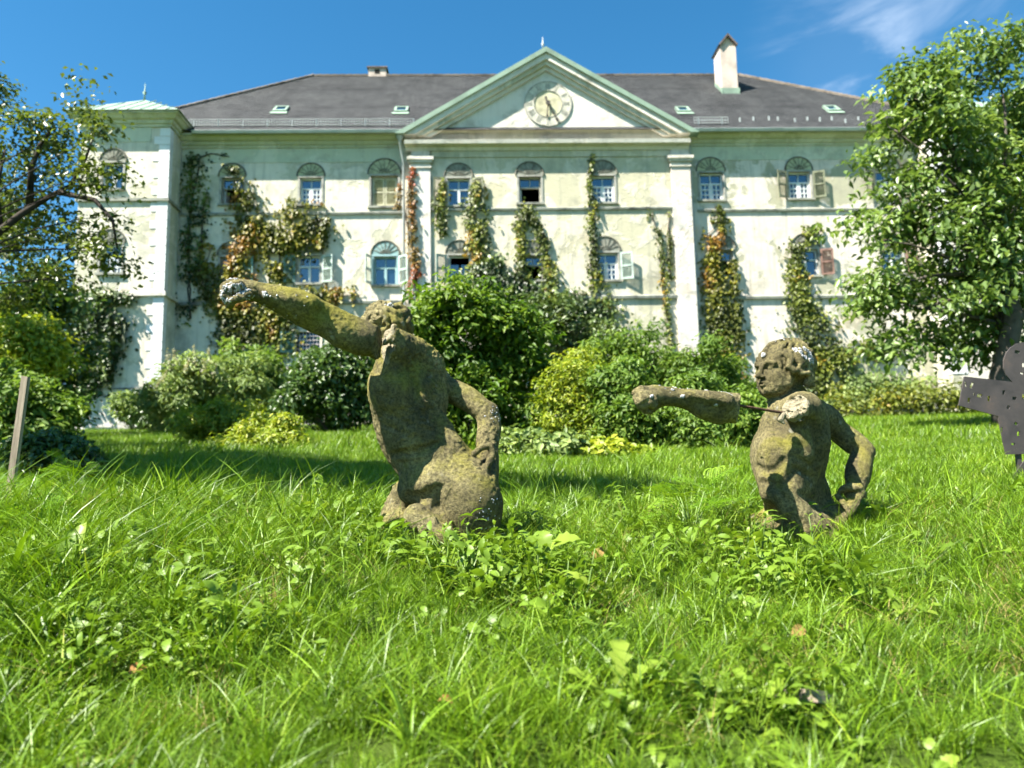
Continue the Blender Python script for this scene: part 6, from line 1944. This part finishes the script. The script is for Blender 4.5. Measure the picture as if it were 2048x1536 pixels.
# near bank: long mixed grass
P = field(.9, 3.3, 520)
n = len(P); q = fbm(P * np.array([1, 1, 0]), 1.7, 51, 3); u = rng.random(n)
idx = np.where(u < .34, 0, np.where(u < .66, 1, 2)); idx[(q > .55) & (u > .5)] = 2; idx[u > .935] = 3; idx[(q < .42) & (u < .12)] = 4; idx[(u > .90) & (u < .93)] = 4
sc = (.72 + .45 * rng.random(n) + .5 * (q - .5)) * np.clip(.62 + .22 * (P[:, 1] - 1.2), .6, 1)
for bx_, by_ in ((-.18, 2.35), (.98, 2.5)):
    sc *= 1 - .42 * np.exp(-((P[:, 0] - bx_) / .42) ** 2 - ((P[:, 1] - by_) / .38) ** 2)
sc *= 1 + .40 * np.clip((-.2 - P[:, 0]) / 1.2, 0, 1)
idx[(sc < .55) & (idx > 1)] = 1
scatter('long_grass', gs, P, rots(n, .2), sc, idx, 'long mixed green grass on the bank in the foreground', 'grass')
# lawn just behind the figures
P = field(3.3, 9.0, 150)
n = len(P); u = rng.random(n); q = fbm(P * np.array([1, 1, 0]), .9, 52, 3)
idx = np.where(u < .6, 5, np.where(u < .93, 0, 1)); idx[(P[:, 1] > 5)] = 6; idx[u > .985] = 2
scatter('lawn_grass', gs, P, rots(n, .15), 1.0 + .35 * rng.random(n) + .6 * (q - .5) + .05 * (P[:, 1] - 3.3), idx, 'short sunlit lawn grass behind the stone figures', 'grass')
P = field(9.0, 31.0, 24, .74)
n = len(P)
scatter('far_lawn_grass', gs, P, rots(n, .15), 2.0 + 1.0 * rng.random(n) + .03 * (P[:, 1] - 9), np.full(n, 6), 'short far lawn grass reaching to the house wall', 'grass')

ws = proto_set('weed', [(weed_mesh('lobed', 9, .032, .08), 'weed'), (weed_mesh('oval', 12, .022, .06), 'weed'), (weed_mesh('nettle', 10, .034, .10), 'weed'), (fern_mesh(7, .13), 'fern'), (fern_mesh(8, .16), 'fern'), (weed_mesh('oval', 26, .012, .05), 'weed'), (weed_mesh('dandelion', 7, .08, .03), 'weed')])
P = field(.9, 3.6, 80)
n = len(P)
q = fbm(P * np.array([1, 1, 0]), 1.9, 71, 3); u = rng.random(n)
keep = (q > .47) | (u < .25)
P, q, u = P[keep], q[keep], u[keep]; n = len(P); u = rng.random(n)
idx = np.where(u < .22, 0, np.where(u < .34, 1, np.where(u < .60, 2, np.where(u < .90, 5, 6))))
scatter('leafy_weeds', ws, P, rots(n, .25), (.7 + .6 * rng.random(n)) * np.clip(.35 + .26 * P[:, 1], .5, 1.0), idx, 'mixed broad leaved weeds growing through the foreground grass', 'weeds')
# denser leafy patch before and beside the turned away figure, at the right figure's foot
lp = []
for (px, py, rx_, ry_, k) in ((640, 1085, 110, 30, 70), (760, 1120, 90, 30, 40), (960, 1160, 130, 45, 80), (1090, 1210, 110, 50, 70), (1560, 1190, 110, 40, 60), (1420, 1120, 90, 40, 30), (1750, 1200, 120, 50, 30), (1500, 1430, 160, 50, 40), (1180, 1350, 120, 40, 20), (150, 1330, 130, 60, 80), (90, 1180, 120, 60, 110), (300, 1180, 140, 60, 70), (450, 1060, 110, 40, 60), (420, 1300, 180, 60, 110), (60, 1440, 120, 50, 50), (200, 1040, 150, 30, 80)):
    for _ in range(int(k * .6)): lp.append(ground_at(px + rng.normal() * rx_ * .55, py + rng.normal() * ry_ * .55))
lp = np.array(lp); n = len(lp)
scatter('leafy_patches', ws, lp, rots(n, .3), (.7 + .6 * rng.random(n)) * np.clip(.35 + .26 * lp[:, 1], .5, 1.0), rng.choice([0, 2, 2, 2, 5], n), 'dense leafy weeds around the feet of the stone figures', 'weeds')
# ferny cow parsley patches: left bank, middle foreground
fp = []
for (px, py, rx_, ry_, k) in ((120, 1010, 170, 55, 110), (60, 1080, 120, 60, 50), (250, 980, 120, 30, 40), (40, 960, 80, 40, 30), (330, 1090, 140, 50, 22)):
    for _ in range(int(k * 1.6)):
        fp.append(ground_at(px + rng.normal() * rx_ * .65, py + abs(rng.normal()) * .2 * ry_ + rng.normal() * ry_ * .5))
fp = np.array(fp); n = len(fp)
scatter('ferny_ground_cover', ws, fp, rots(n, .5), (.5 + .5 * rng.random(n)) * np.clip(.3 + .3 * fp[:, 1], .5, 1.0), 3 + (rng.random(n) > .5).astype(int), 'feathery cow parsley foliage spread over the left bank', 'ground cover')

# ------------------------------------------------------------------ single plants
leaf_nettle = [make_leaf('nettle', .22, .18, .012, t) for t in (.35, .6, .85)]
leaf_dock = [make_leaf('dock', .25, .3, .012, t) for t in (.5, .8)]
leaf_lobed = [make_leaf('lobed', .25, .2, .02, t) for t in (.5, .8)]
leaf_dand = [make_leaf('dandelion', .3, .2, .01, t) for t in (.6, .9)]
for me in leaf_nettle + leaf_dock + leaf_lobed + leaf_dand: me.materials.append(M['weed'])

def nettle(px, py, h, label, group, dark=False):
    b = ground_at(px, py)
    root = empty('nettle_plant', tuple(b), rng.random() * 6.28, label, 'plant', group)
    lean = Vector((rng.normal() * .16, rng.normal() * .16, 1)) * h
    pts = [lean * (k / 5) + Vector((0, 0, 0)) for k in range(6)]
    MB().tube([p - Vector((0, 0, .02)) if i == 0 else p for i, p in enumerate(pts)], [.0028 - .0016 * k / 5 for k in range(6)], 5).build('stem', M['stalk'], root, True, False)
    npair = max(3, int(h / .035))
    for i in range(npair):
        t = (i + 1) / npair
        p = lean * t
        a0 = i * 1.57 + rng.normal() * .25
        s = (.058 if t < .75 else .042 * (1.5 - t)) * (.75 + .5 * rng.random())
        for k in range(2):
            o = link('leaf', leaf_nettle[int(rng.integers(3))], None, root)
            o.location = p; o.rotation_euler = Euler((rng.normal() * .25, -.25 + rng.normal() * .25 + (.5 if t > .85 else 0) * -1, a0 + math.pi * k), 'XYZ'); o.scale = (s, s, s)
ORD = ['leftmost', 'second from left', 'third from left', 'fourth from left', 'fifth from left', 'sixth from left', 'seventh from left', 'eighth from left', 'ninth from left', 'tenth from left', 'eleventh from left', 'rightmost']
def nettle_row(spots, where, group):
    for i, (px, py, h) in enumerate(sorted(spots)):
        nettle(px, py, h, ('rightmost' if i == len(spots) - 1 else ORD[i]) + ' nettle ' + where, group)
nettle_row(((575, 1085, .15), (610, 1075, .22), (640, 1095, .17), (668, 1080, .19), (700, 1090, .15), (735, 1098, .17), (622, 1110, .12), (760, 1110, .14), (590, 1060, .14), (690, 1060, .17)), 'in the clump left of the turned away statue', 'nettles left of the statue')
nettle_row(((905, 1130, .11), (940, 1150, .14), (985, 1140, .13), (1030, 1180, .12), (1080, 1190, .14), (1130, 1230, .13), (1165, 1240, .17), (880, 1190, .10), (960, 1210, .10), (1100, 1270, .10), (850, 1150, .10), (1175, 1280, .09)), 'in the weeds before the turned away statue', 'nettles before the statue')
nettle_row(((1500, 1160, .13), (1530, 1180, .14), (1560, 1175, .13), (1590, 1190, .12), (1640, 1150, .17), (1520, 1130, .15), (1480, 1180, .10), (1610, 1210, .09), (1655, 1180, .10)), 'against the base of the statue with the face', 'nettles at the right statue')

def rosette(name, px, py, meshes, specs, label, cat='plant', stalk=0):
    b = ground_at(px, py)
    root = empty(name, tuple(b), 0, label, cat)
    for az, el, s, h in specs:
        o = link('leaf', meshes[int(rng.integers(len(meshes)))], None, root)
        o.location = (math.cos(R(az)) * .012, math.sin(R(az)) * .012, h)
        o.rotation_euler = Euler((rng.normal() * .15, -R(el), R(az)), 'XYZ'); o.scale = (s, s, s)
        if h > .02: MB().tube([(0, 0, -.02), (math.cos(R(az)) * .012, math.sin(R(az)) * .012, h)], .0025, 5).build('stalk', M['stalk'], root, True, False)
    return root
rosette('dock_plant', 128, 1195, leaf_dock, [(100, 80, .17, .01), (75, 72, .19, .01), (170, 60, .15, .01), (10, 35, .17, .01), (-40, 30, .14, .0), (220, 40, .13, .0), (60, 60, .15, .0)], 'dock with broad upright pale leaves on the left bank')
rosette('burdock_plant', 1095, 1160, leaf_lobed, [(-15, 12, .095, .09), (150, 40, .08, .07), (95, 55, .07, .08), (250, 30, .06, .05), (200, 20, .06, .03)], 'large lobed leaf plant right of the turned away statue')
rosette('dandelion_plant', 1235, 1415, leaf_dand, [(80, 50, .13, .0), (30, 30, .12, .0), (-30, 20, .13, .0), (-100, 25, .10, .0), (150, 25, .11, .0), (200, 20, .10, .0)], 'dandelion with toothed leaves in the lower middle grass')
rosette('dandelion_plant', 1500, 1435, leaf_dand, [(80, 40, .10, .0), (20, 30, .10, .0), (-50, 20, .10, .0), (140, 25, .10, .0), (210, 20, .09, .0)], 'dandelion with toothed leaves in the lower right grass')
def parsley(px, py, n, L, label):
    b = ground_at(px, py); root = empty('cow_parsley', tuple(b), 0, label, 'plant')
    for i in range(n):
        az = i * 6.28 / n + rng.normal() * .3; h = .06 + .12 * rng.random(); l = L * (.7 + .5 * rng.random())
        e = Vector((math.cos(az) * .05, math.sin(az) * .05, h))
        MB().tube([(0, 0, -.02), e * .5 + Vector((0, 0, .01)), e], .002, 5).build('stalk', M['stalk'], root, True, False)
        me = np_mesh('frond', *frond_arrays(l, 9, rng.random())); me.materials.append(M['fern'])
        o = link('frond', me, None, root, e); o.rotation_euler = Euler((rng.normal() * .2, -.45 + rng.normal() * .25, az), 'XYZ')
parsley(1385, 1075, 16, .14, 'feathery cow parsley clump between the two statues')
parsley(1430, 1050, 9, .11, 'smaller feathery clump just left of the right statue')
parsley(150, 1000, 12, .16, 'feathery cow parsley arching beside the wooden stake')
def broad_grass(px, py, n, L, w, label, az0=0, spread=3.14):
    b = ground_at(px, py); root = empty('grass_clump', tuple(b), 0, label, 'grass clump')
    for i in range(n):
        az = az0 + spread * (rng.random() * 2 - 1); l = L * (.6 + .6 * rng.random()); V = []; T_ = []
        d = np.array([math.cos(az), math.sin(az), 0]); s = np.array([-d[1], d[0], 0]); t0 = rng.random(); bd = .5 + .5 * rng.random()
        for k in range(9):
            t = k / 8; c = d * l * bd * t ** 1.5 + np.array([0, 0, l * (.9 * t - .55 * bd * t * t)]); ww = w * (1 - t ** 2.2) * .5 + .0004
            V += [c - s * ww + [0, 0, ww * .5], c, c + s * ww + [0, 0, ww * .5]]; T_ += [t0, t0 * .8, t0]
        F = []
        for k in range(8):
            a = 3 * k; F += [(a, a + 1, a + 4, a + 3), (a + 1, a + 2, a + 5, a + 4)]
        me = np_mesh('blade', np.array(V), np.array(F), np.array(T_), True); me.materials.append(M['grass'])
        link('blade', me, None, root)
broad_grass(60, 1330, 12, .34, .012, 'clump of broad arching grass blades at the lower left edge')
broad_grass(330, 1270, 12, .26, .007, 'clump of arching grass blades on the left bank')
broad_grass(820, 1520, 9, .20, .006, 'upright grass blades at the bottom middle', 1.6, 1.2)
broad_grass(1690, 1150, 14, .18, .005, 'pale arching grass blades beside the right statue base')
broad_grass(640, 1180, 9, .22, .006, 'arching grass blades before the nettle clump')
broad_grass(20, 1200, 7, .36, .016, 'wide grass leaves crossing the left edge', -.3, .9)

# fallen leaves
def dead_leaf(px, py, size, rot, tnt, label, lift=.03):
    b = ground_at(px, py) + np.array([0, 0, lift])
    V, F, T_ = [], [], []
    o = leaf_shape('oval')
    for t, w in o:
        z = .18 * math.sin(t * 4) + rng.normal() * .02
        V += [(t - .5, 0, z), (t - .5, w * 1.3, z + .25 * w + rng.normal() * .03), (t - .5, -w * 1.3, z + .5 * w + rng.normal() * .03)]; T_ += [tnt, tnt + .1, tnt - .1]
    for i in range(len(o) - 1):
        a, c = i * 3, i * 3 + 3; F += [(a, c, c + 1), (a, c + 1, a + 1), (a, a + 2, c + 2), (a, c + 2, c)]
    me = np_mesh('dead_leaf', np.array(V), np.array(F), np.clip(T_, 0, 1), True)
    ob = link('fallen_leaf', me, M['dead_leaf'], None, tuple(b)); ob.scale = (size,) * 3; ob.rotation_euler = rot
    tag(ob, label, 'leaf', 'fallen leaves in the grass')
dead_leaf(1197, 1140, .055, (.9, -.9, .6), .5, 'yellow spotted fallen leaf standing in grass between the statues', .05)
dead_leaf(1675, 1285, .035, (.3, -.3, 2.0), .95, 'small rust red fallen leaf right of the beige one', .035)
dead_leaf(1600, 1300, .042, (1.0, -.4, .3), .35, 'beige curled fallen leaf below the right statue', .04)
dead_leaf(1545, 1232, .05, (.7, .3, 1.3), .3, 'pale fallen leaf at the right statue foot', .03)
dead_leaf(275, 1380, .040, (.6, -.3, .9), .8, 'orange brown fallen leaf in the lower left grass', .04)
dead_leaf(895, 1440, .035, (.5, .2, .4), .7, 'tiny brown fallen leaf in the bottom middle grass', .03)
dead_leaf(1090, 1215, .04, (.4, .6, 2.4), .6, 'brown fallen leaf under the nettles', .02)
# rotten board sunk in the grass
b = ground_at(1580, 1400)
mb = MB(); mb.obox((0, 0, .012), (.075, 0, 0), (0, .022, .004), (0, -.002, .010)); mb.obox((.004, .006, .022), (.05, .006, 0), (-.002, .010, 0), (0, 0, .004))
o = mb.build('rotten_board', M['wood']); o.location = b; o.rotation_euler = (0.05, .1, R(125)); tag(o, 'short pale rotten board lying in the lower right grass', 'board')

# ------------------------------------------------------------------ stake, twigs, steel figure
YS = 3.7
pb_, pt_ = at(16, 985, YS), at(52, 752, YS)
pb_[2] = min(pb_[2], zg1(pb_[0], YS) - .02)
ax_ = Vector(pt_ - pb_); L_ = ax_.length
mb = MB(); hw, hd = 6.6 * YS / F_PX, .012
mb.add([(-hw, -hd, 0), (hw, -hd, 0), (hw, hd, 0), (-hw, hd, 0), (-hw, -hd, L_ - .004), (hw * .96, -hd, L_), (hw * .96, hd, L_), (-hw, hd, L_ - .004)], [(0, 3, 2, 1), (4, 5, 6, 7), (0, 1, 5, 4), (1, 2, 6, 5), (2, 3, 7, 6), (3, 0, 4, 7)])
o = mb.build('wooden_stake', M['wood']); o.location = pb_; o.rotation_euler = ax_.to_track_quat('Z', 'Y').to_euler()
o.rotation_mode = 'QUATERNION'; o.rotation_quaternion = ax_.to_track_quat('Z', 'X') ; tag(o, 'leaning weathered wooden stake at the left edge', 'stake')
bp = ground_at(46, 985); mb = MB(); mb.box(-.05, .05, -.03, .03, -.02, .035).box(-.054, .054, -.034, .034, .0355, .041)
o = mb.build('metal_box', M['zinc']); o.location = bp; tag(o, 'small grey metal box lid beside the stake foot', 'box')
tw = MB()
b0 = ground_at(95, 960)
for i in range(9):
    p = Vector(b0) + Vector((rng.normal() * .05, rng.normal() * .05, -.01)); d = Vector((rng.normal() * .55 + .25, rng.normal() * .3, .75)).normalized(); pts = [p]
    for k in range(6):
        d = (d + Vector((rng.normal() * .25, rng.normal() * .25, rng.normal() * .2))).normalized(); pts.append(pts[-1] + d * .055)
        if k > 1:
            e = (d + Vector((rng.normal(), rng.normal(), rng.normal())) * .8).normalized(); tw.tube([pts[-1], pts[-1] + e * .04, pts[-1] + e * .07 + Vector((0, 0, .01))], [.0016, .0012, .0008], 4)
    tw.tube(pts, [.0028 - .0003 * k for k in range(7)], 5)
o = tw.build('dry_twigs', M['twig'], None, True, False); tag(o, 'dry pale branching twigs beside the wooden stake', 'twigs')

YF = 4.55
def fig(px, py): return at(px, py, YF)
c0 = fig(2049, 728); sc_ = YF / F_PX
outl = []
for k in range(0, 15):           # head arc, from left neck round to right neck
    a = math.radians(232 - k * (284 / 14)); outl.append((2049 + 43 * math.cos(a), 728 - 44 * math.sin(a)))
rightside = [(2078, 764), (2172, 752), (2183, 811), (2104, 832), (2092, 905)]
leg2 = [(2150, 985), (2118, 1002), (2078, 908)]
leg1 = [(2076, 912), (2046, 990), (2024, 954), (2058, 908)]
leftside = [(2011, 909), (1995, 832), (1917, 811), (1928, 753), (2024, 764)]
poly = outl + rightside + leg2 + leg1 + leftside
holes = []
for cx, cyy, w, h, rot in ((620, 260, 26, 16, .2), (672, 365, 14, 20, 0), (660, 432, 18, 10, .3), (205, 520, 8, 26, -.2), (255, 530, 14, 30, .4), (271, 600, 7, 14, 0), (317, 612, 24, 17, .2), (231, 650, 14, 26, .05), (392, 636, 13, 27, 0), (511, 586, 14, 22, .1), (597, 634, 21, 16, .1),
                           (676, 620, 18, 26, 0), (548, 706, 16, 18, .4), (610, 838, 18, 14, .6), (497, 886, 8, 24, -.1), (630, 920, 14, 22, 0), (588, 1003, 19, 11, 0)):
    x, y = 1880 + cx / 4.042, 640 + cyy / 4.042
    hw, hh = w / 4.042 , h / 4.042 
    cr_, sr_ = math.cos(rot), math.sin(rot)
    holes.append([(x + a * hw * cr_ - b * hh * sr_, y + a * hw * sr_ + b * hh * cr_) for a, b in ((-.8, -.8), (-.8, .8), (.8, .8), (.8, -.8))])
base_f = fig(2049, 995); base_f[2] = zg1(base_f[0], YF)
def loc3(p, dy): q = fig(*p) - base_f; return (q[0], dy, q[2])
loops = [poly] + holes
flat = [p for l in loops for p in l]
tri = tessellate_polygon([[Vector((x, -y, 0)) for x, y in l] for l in loops])
mb = MB(); nf = len(flat)
vs_ = [loc3(p, -.005) for p in flat] + [loc3(p, .005) for p in flat]
fs_ = [tuple(t) for t in tri] + [tuple(i + nf for i in t[::-1]) for t in tri]
k = 0
for l in loops:
    m = len(l)
    for i in range(m): fs_.append((k + i, k + (i + 1) % m, nf + k + (i + 1) % m, nf + k + i))
    k += m
mb.add(vs_, fs_)
root = empty('steel_figure', tuple(base_f), 0, 'dark flat steel figure with punched slots at the right edge', 'sculpture')
mb.build('plate', M['steel'], root)
st_ = MB(); st_.box(-.012, .012, .006, .03, -.25, .25); st_.build('ground_spike', M['steel'], root)
